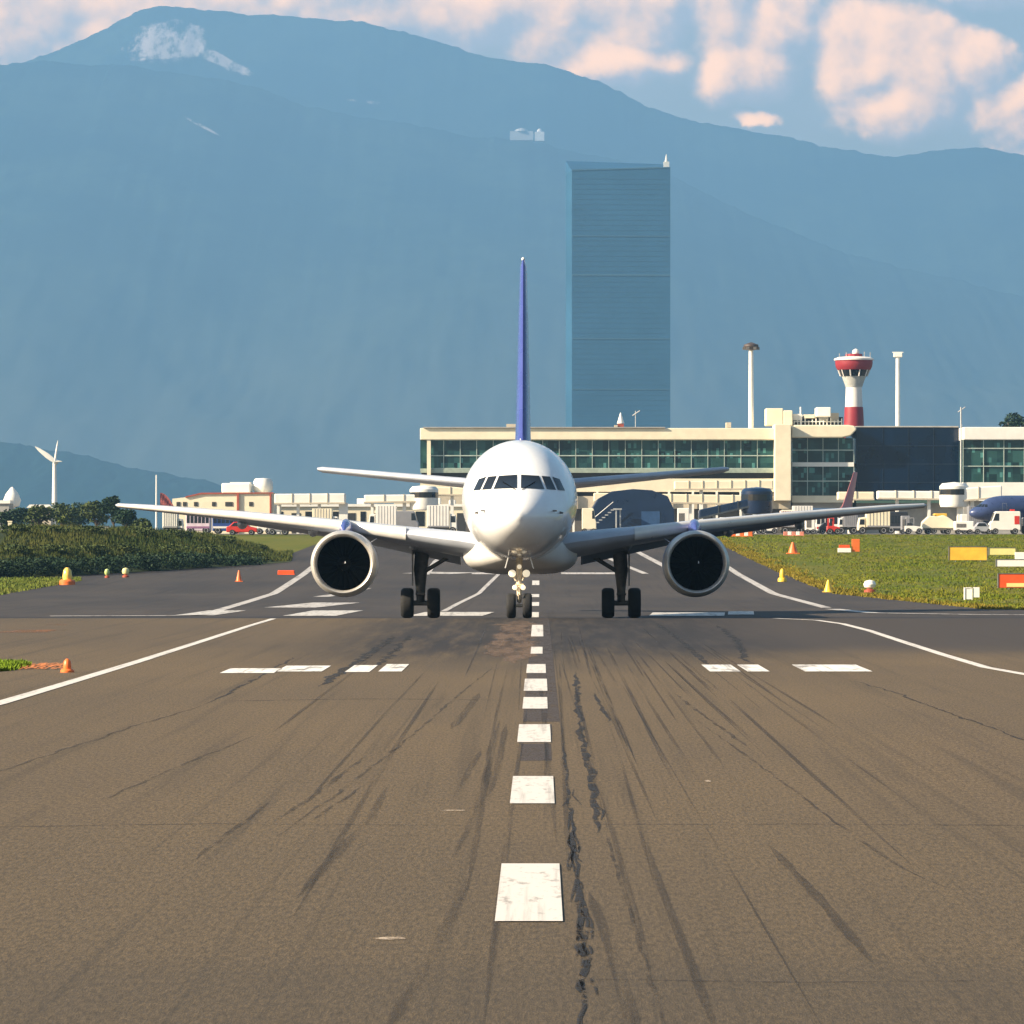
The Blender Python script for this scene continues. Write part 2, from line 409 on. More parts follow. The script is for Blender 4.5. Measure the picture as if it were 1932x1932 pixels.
M_BACK = mountain_mat('forest_slope_far', scar=[((330 - VX) * _s, H + (VY - 95) * _s, 74 * _s, 56 * _s, 0.0), ((270 - VX) * _s, H + (VY - 105) * _s, 32 * _s, 14 * _s, 0.0), ((405 - VX) * _s, H + (VY - 122) * _s, 92 * _s, 17 * _s, 0.48),
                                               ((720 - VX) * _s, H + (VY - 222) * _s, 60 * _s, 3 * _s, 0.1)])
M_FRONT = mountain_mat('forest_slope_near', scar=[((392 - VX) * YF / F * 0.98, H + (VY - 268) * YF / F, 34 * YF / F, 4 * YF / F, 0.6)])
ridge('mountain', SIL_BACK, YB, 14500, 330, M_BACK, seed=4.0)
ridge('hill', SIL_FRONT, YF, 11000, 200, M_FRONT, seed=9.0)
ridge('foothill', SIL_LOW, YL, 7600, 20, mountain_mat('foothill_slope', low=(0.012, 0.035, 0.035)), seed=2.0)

# haze: one closed even volume round the whole scene
hz = MB().box(-17500, 17500, -300, YB + 2500, -3, 2830)
hm = bpy.data.materials.new('haze_air'); hm.use_nodes = True; t = NT(hm.node_tree)
pv = t.node('ShaderNodeVolumePrincipled'); pv.inputs['Density'].default_value = 0.000100; pv.inputs['Color'].default_value = (0.235, 0.465, 0.76, 1)
pv.inputs['Anisotropy'].default_value = 0.1
t.l.new(pv.outputs[0], t.node('ShaderNodeOutputMaterial').inputs['Volume'])
tag(hz.build('haze', hm), 'pale blue haze in the air that fades the mountains', 'haze', kind='stuff')

# ---------------------------------------------------------------- painted markings
def rect(b, cx, y0, y1, w_, lift, skew=0.0):
    ys = sorted(set([y0, y1] + [y for y in YS if y0 < y < y1]))
    b.loft([[(cx - w_ / 2 + skew * (y - y0), y, gz(y) + lift), (cx + w_ / 2 + skew * (y - y0), y, gz(y) + lift)] for y in ys], cap=False, closed=False)
CX = -0.09
cent = MB()
for (ya, yb, wpx) in [(1747, 1637, 118), (1522, 1470, 80), (1405, 1371, 61), (1341, 1319, 46), (1307, 1284, 43), (1273, 1256, 36), (1236, 1223, 22), (1203, 1181, 22)]:
    p, q = G(1019, ya), G(1019, yb); ym = (p.y + q.y) / 2
    cent.add([], []); rect(cent, CX + (0.0 if p.y < 130 else -0.06), p.y, q.y, wpx * ym / F, 0.040)
for y in (176, 205, 235, 270, 310, 350, 395): rect(cent, -0.3, y, y + 12, 0.5, 0.045)
plain(cent.build('runway_centreline', M_PAINT, fix=False))
edges = MB()
path(edges, [(-10.9, 15), (-10.3, 60)] + [G(px, py)[:2] for px, py in [(0, 1330), (130, 1291), (260, 1251), (390, 1209), (470, 1183), (516, 1169)]], [0.32, 0.32, 0.32, 0.30, 0.28, 0.26, 0.24, 0.22], 0.040)
path(edges, [(11.6, 15), (11.4, 60)] + [G(px, py)[:2] for px, py in [(1985, 1284), (1932, 1275), (1860, 1262), (1780, 1238), (1700, 1212), (1640, 1192), (1590, 1179), (1540, 1172), (1462, 1168.5)]], 0.26, 0.040)
plain(edges.build('runway_edge_line', M_PAINT, fix=False))
far = MB()
path(far, [(-15.4, 182), (-16.0, 215), (-17.0, 262), (-18.4, 322), (-19, 400)], 0.55, 0.045)
path(far, [(14.4, 200), (14.6, 240), (15.0, 300), (15.6, 400)], 0.55, 0.045)
path(far, [(-22, 178.5), (-17, 179.5), (-15, 181)], 0.9, 0.05)
path(far, [(14.4, 196), (15.6, 186), (20, 182), (30, 180)], 0.8, 0.05)
path(far, [(-9.5, 305), (-5.8, 303)], 4.5, 0.05); path(far, [(-5.2, 303), (-2.6, 303)], 4.5, 0.05); path(far, [(1.6, 303), (6.4, 303)], 4.5, 0.05)
path(far, [(-3.1, 305), (-4.4, 210), (-4.6, 190)], 0.30, 0.047)
path(far, [(-8.2, 420), (-8.9, 340), (-8.6, 300)], 0.5, 0.048); path(far, [(3.2, 440), (5.2, 370), (7.2, 320), (8.0, 302)], 0.5, 0.048)
path(far, [(8.4, 430), (9.2, 370), (10.2, 320)], 0.6, 0.048)
path(far, [(-12.6, 200), (-11.0, 215)], 2.6, 0.050); path(far, [(-13.0, 236), (-11.6, 262)], 1.0, 0.050)
plain(far.build('taxiway_marking', paint_mat('taxiway_paint', (0.47, 0.44, 0.41), 0.8, 1.6), fix=False))
pat = MB()
for a, c in [((-16.6, 180), (-14.8, 192)), ((-11.6, 179), (-9.2, 192)), ((-5.9, 179), (-2.6, 188)), ((4.9, 179), (8.3, 187)), ((8.6, 182), (9.8, 190))]:
    m_ = ((a[0] + c[0]) / 2); rect(pat, m_, a[1], c[1], c[0] - a[0], 0.05, 0.05)
plain(pat.build('worn_taxiway_marking', M_PAINT_OLD, fix=False))
thr = MB()
for x0, x1, ya, yb in [(425, 525, 1273, 1264), (530, 616, 1270, 1259), (660, 705, 1271, 1258), (722, 765, 1270, 1256), (1331, 1388, 1270, 1257), (1400, 1441, 1270, 1257), (1506, 1630, 1270, 1257)]:
    p, q = G(x0, ya), G(x1, yb); s_ = (p.y + q.y) / 2 / F
    rect(thr, ((x0 + x1) / 2 - VX) * s_, p.y, q.y, (x1 - x0) * s_, 0.040)
plain(thr.build('runway_cross_marking', paint_mat('bar_paint', (0.74, 0.71, 0.66), 0.9, 1.4), fix=False))

# black box round the middle line, tar seams, rubber
M_TAR = stain_mat('tar', (0.012, 0.010, 0.010), 0.9, (5, 1.6, 1), 0.36, 0.52)
M_SEAM = stain_mat('thin_tar', (0.022, 0.018, 0.016), 0.5, (2, 0.6, 1), 0.34, 0.6)
M_RUB = stain_mat('tyre_rubber', (0.022, 0.018, 0.016), 0.48, (5, 0.05, 1), 0.34, 0.66)
M_BOX = stain_mat('black_surround', (0.055, 0.042, 0.038), 0.8, (3, 0.8, 1), 0.25, 0.5)
bx_ = MB(); rect(bx_, -0.06, 54.5, 59, 0.44, 0.033); rect(bx_, -0.04, 61.5, 65, 0.46, 0.033); rect(bx_, 0.02, 66, 150, 0.62, 0.033)
plain(bx_.build('centreline_surround', M_BOX, fix=False))
def gl(*pts): return [G(a, c)[:2] for a, c in pts]
tar = MB()
path(tar, gl((1062, 1400), (1066, 1450), (1072, 1500), (1078, 1560), (1084, 1610), (1092, 1660), (1090, 1720), (1100, 1790), (1102, 1860), (1100, 1932), (1104, 1990)), 0.04, 0.034, 0.5, 0.05)
rb_ = random.Random(3)
for _ in range(34):
    y_ = rb_.uniform(1500, 1925); x_ = interp([(1500, 1072), (1610, 1085), (1720, 1092), (1932, 1101)], y_) + rb_.uniform(-10, 14)
    path(tar, gl((x_, y_ - rb_.uniform(8, 30)), (x_ + rb_.uniform(-8, 12), y_), (x_ + rb_.uniform(-14, 16), y_ + rb_.uniform(8, 34))), 0.022, 0.0355, 0.6, 0.0)
path(tar, gl((1088, 1640), (1096, 1690), (1108, 1750), (1098, 1830), (1096, 1932), (1090, 1990)), 0.032, 0.035, 0.5, 0.06)
path(tar, gl((1086, 1270), (1090, 1330), (1097, 1390), (1108, 1450), (1122, 1500), (1138, 1560)), 0.09, 0.034, 0.7, 0.08)
path(tar, gl((1112, 1470), (1120, 1520), (1126, 1580)), 0.05, 0.035, 0.7, 0.05)
path(tar, gl((1120, 1310), (1150, 1365)), 0.07, 0.034, 0.6, 0.06)
path(tar, gl((1600, 1285), (1690, 1310), (1760, 1338), (1830, 1362), (1932, 1400), (2000, 1424)), 0.05, 0.034, 0.8, 0.15)
path(tar, gl((560, 1240), (470, 1290), (390, 1332)), 0.07, 0.034, 0.9, 0.1)
path(tar, gl((1235, 1175), (1290, 1215), (1342, 1262)), 0.16, 0.034, 0.6, 0.1)
path(tar, gl((1352, 1180), (1390, 1210), (1412, 1255)), 0.20, 0.034, 0.8, 0.2)
path(tar, gl((745, 1200), (690, 1240), (600, 1300)), 0.22, 0.034, 0.8, 0.25)
path(tar, gl((775, 1200), (740, 1235), (700, 1265)), 0.15, 0.035, 0.8, 0.2)
plain(tar.build('tar_seam', M_TAR, fix=False))
seam = MB()
path(seam, gl((1140, 1560), (1166, 1650), (1196, 1750), (1222, 1840), (1252, 1932), (1275, 1990)), 0.035, 0.034, 0.5, 0.03)
path(seam, gl((-40, 1567), (400, 1560), (980, 1563)), 0.10, 0.034, 0.5, 0.1); path(seam, gl((1070, 1562), (1500, 1560), (1990, 1564)), 0.10, 0.034, 0.5, 0.08)
path(seam, gl((390, 1332), (250, 1375), (0, 1460), (-60, 1482)), 0.05, 0.034, 0.6, 0.1)
path(seam, gl((420, 1326), (700, 1322), (960, 1324)), 0.22, 0.034, 0.5, 0.2)
path(seam, gl((930, 1262), (870, 1310), (780, 1390), (640, 1500), (500, 1600)), 0.05, 0.034, 0.7, 0.05)
path(seam, gl((690, 1430), (600, 1500), (510, 1562)), 0.06, 0.034, 0.7, 0.05); path(seam, gl((510, 1515), (455, 1560), (365, 1628)), 0.05, 0.034, 0.7, 0.05)
path(seam, gl((680, 1490), (590, 1555)), 0.05, 0.034, 0.7, 0.05)
path(seam, gl((1310, 1360), (1450, 1460), (1620, 1590), (1700, 1645), (1790, 1682), (1880, 1684)), 0.035, 0.034, 0.7, 0.05)
path(seam, gl((1270, 1310), (1330, 1355), (1420, 1420)), 0.06, 0.034, 0.7, 0.05)
path(seam, gl((1500, 1412), (1560, 1418), (1700, 1416)), 0.08, 0.034, 0.9, 0.1)
path(seam, gl((480, 1392), (350, 1445), (180, 1520)), 0.05, 0.034, 0.7, 0.05)
path(seam, gl((1060, 1855), (1500, 1862), (1990, 1858)), 0.05, 0.034, 0.5, 0.03)
plain(seam.build('pavement_joint', M_SEAM, fix=False))
rub = MB()
path(rub, gl((1205, 1572), (1250, 1690), (1296, 1810), (1342, 1932), (1365, 1990)), 0.075, 0.036, 0.1, 0.0)
path(rub, gl((1110, 1690), (1150, 1790), (1192, 1932), (1210, 1990)), 0.10, 0.036, 0.2, 0.0)
path(rub, gl((925, 1400), (912, 1500), (884, 1570), (850, 1630)), 0.08, 0.038, 0.15, 0.0)
path(rub, gl((885, 1660), (845, 1745), (800, 1840), (740, 1932), (700, 1990)), 0.09, 0.038, 0.15, 0.0)
path(rub, gl((955, 1370), (940, 1440), (920, 1510)), 0.10, 0.036, 0.4, 0.0)
path(rub, gl((908, 1420), (870, 1480), (845, 1520)), 0.09, 0.036, 0.4, 0.0)
path(rub, gl((905, 1310), (880, 1345), (850, 1380)), 0.14, 0.036, 0.4, 0.0)
path(rub, gl((730, 1490), (700, 1545), (640, 1610), (560, 1700)), 0.10, 0.036, 0.5, 0.0)
path(rub, gl((1450, 1600), (1560, 1720), (1650, 1830)), 0.10, 0.036, 0.5, 0.0)
rr_ = random.Random(5)
for k_ in range(46):
    x_ = rr_.choice((-4.2, -2.2, -1.3, -.8, .5, .8, 1.3, 2.0, 2.6, 3.4, 4.6)) + rr_.gauss(0, .45); y_ = rr_.uniform(22, 95); ln = rr_.uniform(25, 70); sl = rr_.uniform(-.004, .004)
    path(rub, [(x_, y_), (x_ + sl * ln * .5 + rr_.uniform(-.04, .04), y_ + ln * .5), (x_ + sl * ln, min(y_ + ln, 149))], rr_.uniform(.02, .075), 0.0345 + k_ * .00004, 0.12, 0.0)
plain(rub.build('tyre_mark', M_RUB, fix=False))
tanp = MB(); path(tanp, gl((968, 1254), (966, 1225), (972, 1195), (982, 1172)), [1.1, 1.3, 1.1, 1.5], 0.036, 0.35, 0.2)
plain(tanp.build('tan_patch', stain_mat('tan_patch_dust', (0.16, 0.10, 0.06), 0.75, (2, 0.2, 1), 0.3, 0.6), fix=False))
rst = MB(); path(rst, gl((-20, 1196), (40, 1194), (92, 1190)), 1.6, 0.036, 0.5, 0.3); path(rst, gl((88, 1181), (130, 1180)), 1.4, 0.036, 0.5, 0.3)
plain(rst.build('rust_stain', stain_mat('rust_stain_soil', (0.22, 0.09, 0.03), 0.8, (2, 0.2, 1), 0.35, 0.6), fix=False))
dust = MB()
for px, py, wpx, hpx in [(737, 1779, 60, 9), (1336, 1479, 12, 9), (855, 1535, 50, 6)]:
    p = G(px, py); w_ = wpx * p.y / F; l_ = max(hpx * p.y / F * 6, 0.1)
    n = 12; vs = []
    for k in range(n):
        a = 2 * math.pi * k / n; r = 0.5 * (1 + 0.35 * (random.random() - .5))
        x_, y_ = p.x + w_ * r * math.cos(a), p.y + l_ * r * math.sin(a); vs.append((x_, y_, gz(y_) + 0.037))
    dust.add(vs, [tuple(range(n))])
plain(dust.build('pale_scuff', stain_mat('pale_scuff_dust', (0.5, 0.40, 0.30), 0.8, (8, 4, 1), 0.3, 0.6), fix=False))

# ---------------------------------------------------------------- airliner
M_WHITE = mat('gloss_white', (0.80, 0.80, 0.80), 0.22, 0, 0.03, 0.6, coat=0.6)
M_NAVY = mat('gloss_navy', (0.045, 0.060, 0.24), 0.25, 0, 0.06, 0.6, coat=0.5)
M_DARKNAVY = mat('deep_navy', (0.004, 0.016, 0.05), 0.3, 0, 0.15, 0.6, coat=0.4)
M_GLASSD = mat('cockpit_glass', (0.012, 0.014, 0.018), 0.08, 0, 0.0, 1, spec=0.7)
M_ALU = mat('bare_aluminium', (0.60, 0.57, 0.52), 0.42, 0.6, 0.06, 3)
M_WING = mat('wing_grey', (0.40, 0.43, 0.49), 0.38, 0, 0.08, 1.2)
M_BELLY = mat('belly_grey', (0.30, 0.31, 0.33), 0.4, 0, 0.08, 1.0)
M_TYRE = mat('tyre_black', (0.012, 0.012, 0.013), 0.85, 0, 0.2, 5)
M_GEAR = mat('gear_grey', (0.16, 0.15, 0.14), 0.5, 0.3, 0.2, 4)
M_GEARLT = mat('gear_cream', (0.62, 0.52, 0.38), 0.45, 0.1, 0.2, 4)
M_FAN = mat('fan_blade', (0.003, 0.003, 0.003), 0.9, 0.0, 0.1, 4, spec=0.05)
M_DARK = mat('dark_duct', (0.003, 0.003, 0.003), 0.9, 0, 0.1, 3, spec=0.05)
M_LAMP = mat('lamp_glass', (0.85, 0.82, 0.72), 0.1, 0, 0.0, 1, coat=0.5)
M_RED = mat('signal_red', (0.55, 0.035, 0.02), 0.45, 0, 0.1, 3)

# fuselage stations: distance behind the nose tip, top, bottom, half width
ST = [(0, 3.90, 3.74, .08), (.15, 4.16, 3.44, .44), (.5, 4.50, 3.12, .86), (1.0, 4.80, 2.86, 1.20), (1.6, 5.08, 2.64, 1.48), (2.1, 5.34, 2.53, 1.66), (2.7, 5.84, 2.43, 1.83),
      (3.3, 6.24, 2.36, 1.96), (4.2, 6.60, 2.30, 2.09), (5.2, 6.82, 2.26, 2.19), (6.5, 6.95, 2.24, 2.25), (8, 6.99, 2.24, 2.27), (14, 6.99, 2.24, 2.27), (20, 6.99, 2.24, 2.27), (24, 6.99, 2.26, 2.27),
      (27, 6.97, 2.7, 2.12), (30, 6.90, 3.5, 1.75), (33, 6.78, 4.4, 1.2), (36, 6.6, 5.3, .62), (38.2, 6.35, 5.8, .2)]
def pch(xs, ys, x):
    n = len(xs)
    if x <= xs[0]: return ys[0]
    if x >= xs[-1]: return ys[-1]
    d = [(ys[i + 1] - ys[i]) / (xs[i + 1] - xs[i]) for i in range(n - 1)]
    def mm(i):
        if i == 0: return d[0]
        if i == n - 1: return d[-1]
        if d[i - 1] * d[i] <= 0: return 0
        return 2 * d[i - 1] * d[i] / (d[i - 1] + d[i])
    for i in range(n - 1):
        if x <= xs[i + 1]:
            h = xs[i + 1] - xs[i]; u = (x - xs[i]) / h
            return ((1 + 2 * u) * (1 - u) ** 2 * ys[i] + u * (1 - u) ** 2 * h * mm(i) + u * u * (3 - 2 * u) * ys[i + 1] + u * u * (u - 1) * h * mm(i + 1))
SX = [s[0] for s in ST]
def sect(t_):
    return tuple(pch(SX, [s[k] for s in ST], t_) for k in (1, 2, 3))
def on_nose(x, z, off=0.012, tmax=9.0):
    lo, hi = 0.01, tmax
    for _ in range(40):
        m_ = (lo + hi) / 2; T, B_, a = sect(m_); zc, hb = (T + B_) / 2, (T - B_) / 2
        if (x / a) ** 2 + ((z - zc) / hb) ** 2 > 1: lo = m_
        else: hi = m_
    return Vector((x, hi - 4.5, z))
def on_side(t_, z, side, off=0.01):
    T, B_, a = sect(t_); zc, hb = (T + B_) / 2, (T - B_) / 2
    return Vector((side * (a * math.sqrt(max(0, 1 - ((z - zc) / hb) ** 2)) + off), t_ - 4.5, z))
def patch(b, quad, n=8, off=0.015):
    """a window lying on the nose skin: quad = four (x,z) corners seen from the front"""
    def P(u, v):
        a = Vector(quad[0]).lerp(Vector(quad[1]), u); c = Vector(quad[3]).lerp(Vector(quad[2]), u); q = a.lerp(c, v)
        p = on_nose(q.x, q.y); e = 0.03
        px_ = on_nose(q.x + e, q.y); pz_ = on_nose(q.x, q.y + e)
        nn = (px_ - p).cross(pz_ - p).normalized()
        if nn.y > 0: nn = -nn
        return p + nn * off
    b.loft([[P(i / n, j / n) for i in range(n + 1)] for j in range(n + 1)], cap=False, closed=False)
def airfoil(chord, thick, n=14):
    up, lo = [], []
    for i in range(n + 1):
        x = 0.5 * (1 - math.cos(math.pi * i / n))
        y = 5 * thick * (0.2969 * math.sqrt(x) - 0.126 * x - 0.3516 * x * x + 0.2843 * x ** 3 - 0.1036 * x ** 4)
        up.append((x * chord, y * chord)); lo.append((x * chord, -y * chord * 0.9))
    return up + lo[::-1][1:-1]
def surface(stations):
    """lofted wing; stations: (x, y_leading_edge, z, chord, thickness ratio, incidence drop)"""
    rings = []
    for x, y, z, c, th, dr in stations:
        rings.append([(x, y + u, z + v - dr * u) for u, v in airfoil(c, th)])
    return rings
def airliner(label, loc, rz=0.0, pitch=0.0, scl=1.0, body_m=None, fin_m=None, full=True, group=None, cat='airliner', wing_m=None):
    body_m = body_m or M_WHITE; fin_m = fin_m or M_NAVY; wing_m = wing_m or M_WING
    root = thing('airliner', label, cat, loc, rz, group, scl); root.rotation_euler = (pitch, 0, rz)
    N = 56; rings = []
    ts = sorted(set([0.0, .04, .09, .15, .25, .37] + [.5 + .2 * i for i in range(31)] + [8, 10, 14, 20, 24] + [25 + i for i in range(14)] + [38.2]))
    for t_ in ts:
        T, B_, a = sect(t_); zc, hb = (T + B_) / 2, (T - B_) / 2
        rings.append([(a * math.cos(2 * math.pi * k / N), t_ - 4.5, zc + hb * math.sin(2 * math.pi * k / N)) for k in range(N)])
    fus = MB().loft(rings).build('fuselage', body_m, root, smooth=True)
    # belly fairing
    fr = []
    for y, hw, zb, zt in [(4.2, .6, 2.3, 3.0), (5.2, 1.8, 1.98, 3.3), (6.4, 2.30, 1.84, 3.55), (8.5, 2.34, 1.80, 3.6), (13, 2.34, 1.82, 3.6), (16, 2.2, 1.95, 3.5), (18.5, 1.3, 2.25, 3.2), (19.5, .5, 2.5, 3.0)]:
        zc, hb = (zb + zt) / 2, (zt - zb) / 2
        fr.append([(math.copysign(abs(math.cos(q)) ** 0.55, math.cos(q)) * hw, y, zc + math.copysign(abs(math.sin(q)) ** 0.7, math.sin(q)) * hb) for q in [2 * math.pi * k / 28 for k in range(28)]])
    MB().loft(fr).build('belly_fairing', mat('fairing_white', (0.62, 0.60, 0.57), 0.35, 0, 0.08, 1.0) if full else body_m, root, smooth=True)
    # cockpit windows
    for sgn in (-1, 1):
        for q in ([(.075, 5.02), (.96, 5.00), (.76, 5.52), (.075, 5.56)], [(1.05, 5.00), (1.40, 4.99), (1.17, 5.50), (.85, 5.52)], [(1.47, 4.99), (1.74, 4.98), (1.53, 5.42), (1.25, 5.50)]):
            b = MB(); patch(b, [(x * sgn, z - .12) for x, z in q]); b.build('cockpit_window', M_GLASSD, root, smooth=True)
        w_ = MB(); w_.tube([on_nose(.12 * sgn, 4.84) + Vector((0, -.05, 0)), on_nose(.62 * sgn, 5.16) + Vector((0, -.05, .02))], .012, 6); w_.build('wiper', M_DARK, root)
        # cabin windows and doors
        for t_, wd, name in ((5.6, .82, 'cabin_door'), (27.2, .8, 'cabin_door')):
            d = MB(); d.loft([[on_side(t_ + dx, 3.75 + i * .2, sgn, .012) for i in range(10)] for dx in (0, .04)], cap=False, closed=False)
            d.loft([[on_side(t_ + wd + dx, 3.75 + i * .2, sgn, .012) for i in range(10)] for dx in (0, .04)], cap=False, closed=False)
            d.loft([[on_side(t_ + u * wd / 4, 3.75 + k, sgn, .012) for u in range(5)] for k in (0, .04)], cap=False, closed=False)
            d.loft([[on_side(t_ + u * wd / 4, 5.51 + k, sgn, .012) for u in range(5)] for k in (0, .04)], cap=False, closed=False)
            d.build(name, M_BELLY, root)
        for i in range(34 if full else 0):
            t_ = 7.4 + i * .56; wb = MB()
            wb.add([on_side(t_, 4.85, sgn), on_side(t_ + .26, 4.85, sgn), on_side(t_ + .26, 5.2, sgn), on_side(t_, 5.2, sgn)], [(0, 1, 2, 3)]); wb.build('cabin_window', M_GLASSD, root)
    if full:
        # static ports, nose panel lines, probes
        for sgn in (-1, 1):
            p = on_nose(1.28 * sgn, 4.05); MB().tube([p, p + Vector((sgn * .14, -.02, 0)), p + Vector((sgn * .16, -.26, 0))], [.03, .03, .012], 8).build('pitot_probe', M_GEAR, root)
            p = on_nose(1.55 * sgn, 4.0); MB().tube([p, p + Vector((sgn * .12, -.05, -.02))], [.05, .03], 8).build('angle_vane', M_GEAR, root)
        MB().loft([[Vector((sect(1.32)[2] * math.cos(a) * 1.003, 1.32 - 4.5 + d_, (sect(1.32)[0] + sect(1.32)[1]) / 2 + (sect(1.32)[0] - sect(1.32)[1]) / 2 * math.sin(a) * 1.003)) for a in [2 * math.pi * k / 56 for k in range(56)]] for d_ in (0, .018)], cap=False).build('radome_seam', mat('seam_grey', (.42, .42, .42), .5), root)
        MB().box(-.02, .02, 8, 8.5, 6.97, 7.28).build('antenna', M_WHITE, root)
    # wings, tail surfaces
    for sgn in (-1, 1):
        wst = [(1.7 * sgn, 5.2, 2.95, 7.4, .15, .05), (2.3 * sgn, 5.4, 3.05, 7.0, .150, .045), (4.6 * sgn, 6.6, 3.38, 5.6, .14, .035), (7.0 * sgn, 7.9, 3.72, 4.4, .14, .03), (11.5 * sgn, 10.4, 4.22, 3.0, .15, .02), (15.5 * sgn, 12.6, 4.60, 1.95, .15, .0), (16.9 * sgn, 13.4, 4.72, 1.55, .13, .0), (17.05 * sgn, 13.9, 4.75, .9, .06, 0)]
        wg = MB().loft(surface(wst)).build('wing', wing_m, root, smooth=True)
        le = [(x, y - .012, z, c * .10, th * 3.0, dr) for x, y, z, c, th, dr in wst[1:7]]
        MB().loft([[(x + 0, y + u, z + v - dr * u) for u, v in airfoil(c, th)] for x, y, z, c, th, dr in [(a, y_ - .03, z_, c_ * .14, .62 * t2 / .12, d_) for a, y_, z_, c_, t2, d_ in wst[2:7]]]).build('slat', M_ALU if not full else mat('slat_pale', (.66, .64, .60), .32, .3, .05, 2), wg, smooth=True)
        for fa, fb_ in (((2.5, 11.55, 2.55, 1.5), (6.4, 12.0, 3.30, 1.1)), ((7.7, 12.1, 3.50, 1.0), (11.8, 13.2, 4.08, .8))):
            MB().loft(surface([(fa[0] * sgn, fa[1], fa[2] + .12, fa[3], .13, .30), (fb_[0] * sgn, fb_[1], fb_[2] + .12, fb_[3], .13, .30)])).build('flap', wing_m, wg, smooth=True)
        for x_, yy, ln in ((4.4, 11.0, 2.6), (8.6, 11.6, 2.4), (11.6, 12.6, 2.0)):
            zc = interp([(abs(s[0]), s[2]) for s in wst], x_) - .32
            MB().lathe([(.02, 0), (.16, ln * .15), (.22, ln * .4), (.18, ln * .7), (.02, ln)], (x_ * sgn, yy - 1.0, zc), 'y', 12).build('flap_fairing', wing_m, wg, smooth=True)
        MB().loft(surface([(.4 * sgn, 29.6, 6.15, 4.4, .13, .02), (2.0 * sgn, 30.6, 6.22, 3.6, .14, .02), (9.5 * sgn, 34.6, 7.02, 1.8, .16, .02), (9.75 * sgn, 34.95, 7.05, 1.1, .13, 0)])).build('tailplane', wing_m, root, smooth=True)
    fr = []
    for z, y, c, th in [(6.7, 24.6, 9.2, .11), (7.4, 26.6, 7.0, .12), (8.4, 27.7, 6.2, .12), (11, 29.9, 5.1, .122), (14, 32.4, 3.9, .125), (16.6, 34.5, 2.8, .12), (16.95, 34.9, 2.3, .07)]:
        fr.append([(v, y + u, z) for u, v in [(p, q * 1.0) for p, q in airfoil(c, th)]])
    fin = MB().loft(fr).build('tail_fin', fin_m, root, smooth=True)
    MB().lathe([(.02, -.25), (.09, -.15), (.09, .15), (.02, .25)], (0, 35.4, 17.02), 'y', 10).build('tail_light', M_LAMP, fin, smooth=True)
    # engines
    for sgn in (-1, 1):
        ex, ey, ez = 7.04 * sgn, 5.0, 2.18
        nac = MB().lathe([(1.16, .0), (1.26, .10), (1.31, .35), (1.34, .9), (1.34, 1.8), (1.26, 3.0), (1.08, 4.2), (1.02, 4.2), (1.02, 3.9)], (ex, ey, ez), 'y', 48)
        eng = MB().lathe([(1.09, .10), (1.13, .0), (1.18, -.03), (1.23, .04), (1.285, .22), (1.30, .5), (1.335, .9), (1.34, 1.8), (1.26, 3.0), (1.06, 4.3), (.98, 4.3), (1.0, 3.6), (1.07, 1.5), (1.07, .6), (1.08, .35), (1.09, .10)], (ex, ey, ez), 'y', 56)
        eng.f = [q for q in eng.f if len(q) == 4]
        eo = eng.build('engine_nacelle', wing_m if full else M_DARKNAVY, root, smooth=True)
        lip = MB().lathe([(1.075, .34), (1.085, .12), (1.12, -.02), (1.175, -.06), (1.235, .0), (1.295, .20), (1.312, .46), (1.29, .46), (1.2, .2), (1.09, .34), (1.075, .34)], (ex, ey, ez), 'y', 56)
        lip.f = [q for q in lip.f if len(q) == 4]; lip.build('inlet_lip', M_ALU, eo, smooth=True)
        MB().lathe([(1.075, .92), (1.075, .95)], (ex, ey, ez), 'y', 48).build('duct_wall', M_DARK, eo)
        fb = MB()
        for k in range(24):
            a = 2 * math.pi * k / 24; c_, s_ = math.cos(a), math.sin(a); c2, s2 = math.cos(a + .2), math.sin(a + .2)
            fb.add([(ex + .28 * c_, ey + .70, ez + .28 * s_), (ex + 1.05 * c_, ey + .72, ez + 1.05 * s_), (ex + 1.05 * c2, ey + .90, ez + 1.05 * s2), (ex + .28 * c2, ey + .88, ez + .28 * s2)], [(0, 1, 2, 3)])
        fb.build('fan', M_FAN, eo)
        MB().lathe([(.01, .28), (.12, .36), (.22, .52), (.29, .74)], (ex, ey, ez), 'y', 24).build('spinner', M_FAN, eo, smooth=True)
        sp = MB()
        for k in range(10):
            a = k * .45; r = .05 + k * .017; r2 = r + .04; yb = ey + .29 + k * .035
            a2 = a + .45; sp.add([(ex + r * math.cos(a), yb - .02, ez + r * math.sin(a)), (ex + r2 * math.cos(a), yb, ez + r2 * math.sin(a)), (ex + (r2 + .017) * math.cos(a2), yb + .035, ez + (r2 + .017) * math.sin(a2)), (ex + (r + .017) * math.cos(a2), yb + .015, ez + (r + .017) * math.sin(a2))], [(0, 1, 2, 3)])
        sp.build('spinner_mark', M_WHITE, eo, fix=False)
        MB().lathe([(.86, 4.0), (.70, 4.6), (.52, 5.2), (.30, 5.3), (.05, 5.9)], (ex, ey, ez), 'y', 28).build('exhaust_nozzle', M_GEAR, eo, smooth=True)
        pr = []
        for y, zt, zb, hw in [(5.9, 3.56, 3.30, .05), (6.6, 3.88, 3.2, .22), (7.6, 4.02, 3.0, .27), (9.2, 3.80, 2.9, .26), (11.5, 3.5, 3.1, .12)]:
            pr.append([(ex + hw * math.cos(q), y, (zt + zb) / 2 + (zt - zb) / 2 * math.sin(q)) for q in [2 * math.pi * k / 16 for k in range(16)]])
        MB().loft(pr).build('engine_pylon', fin_m, root, smooth=True)
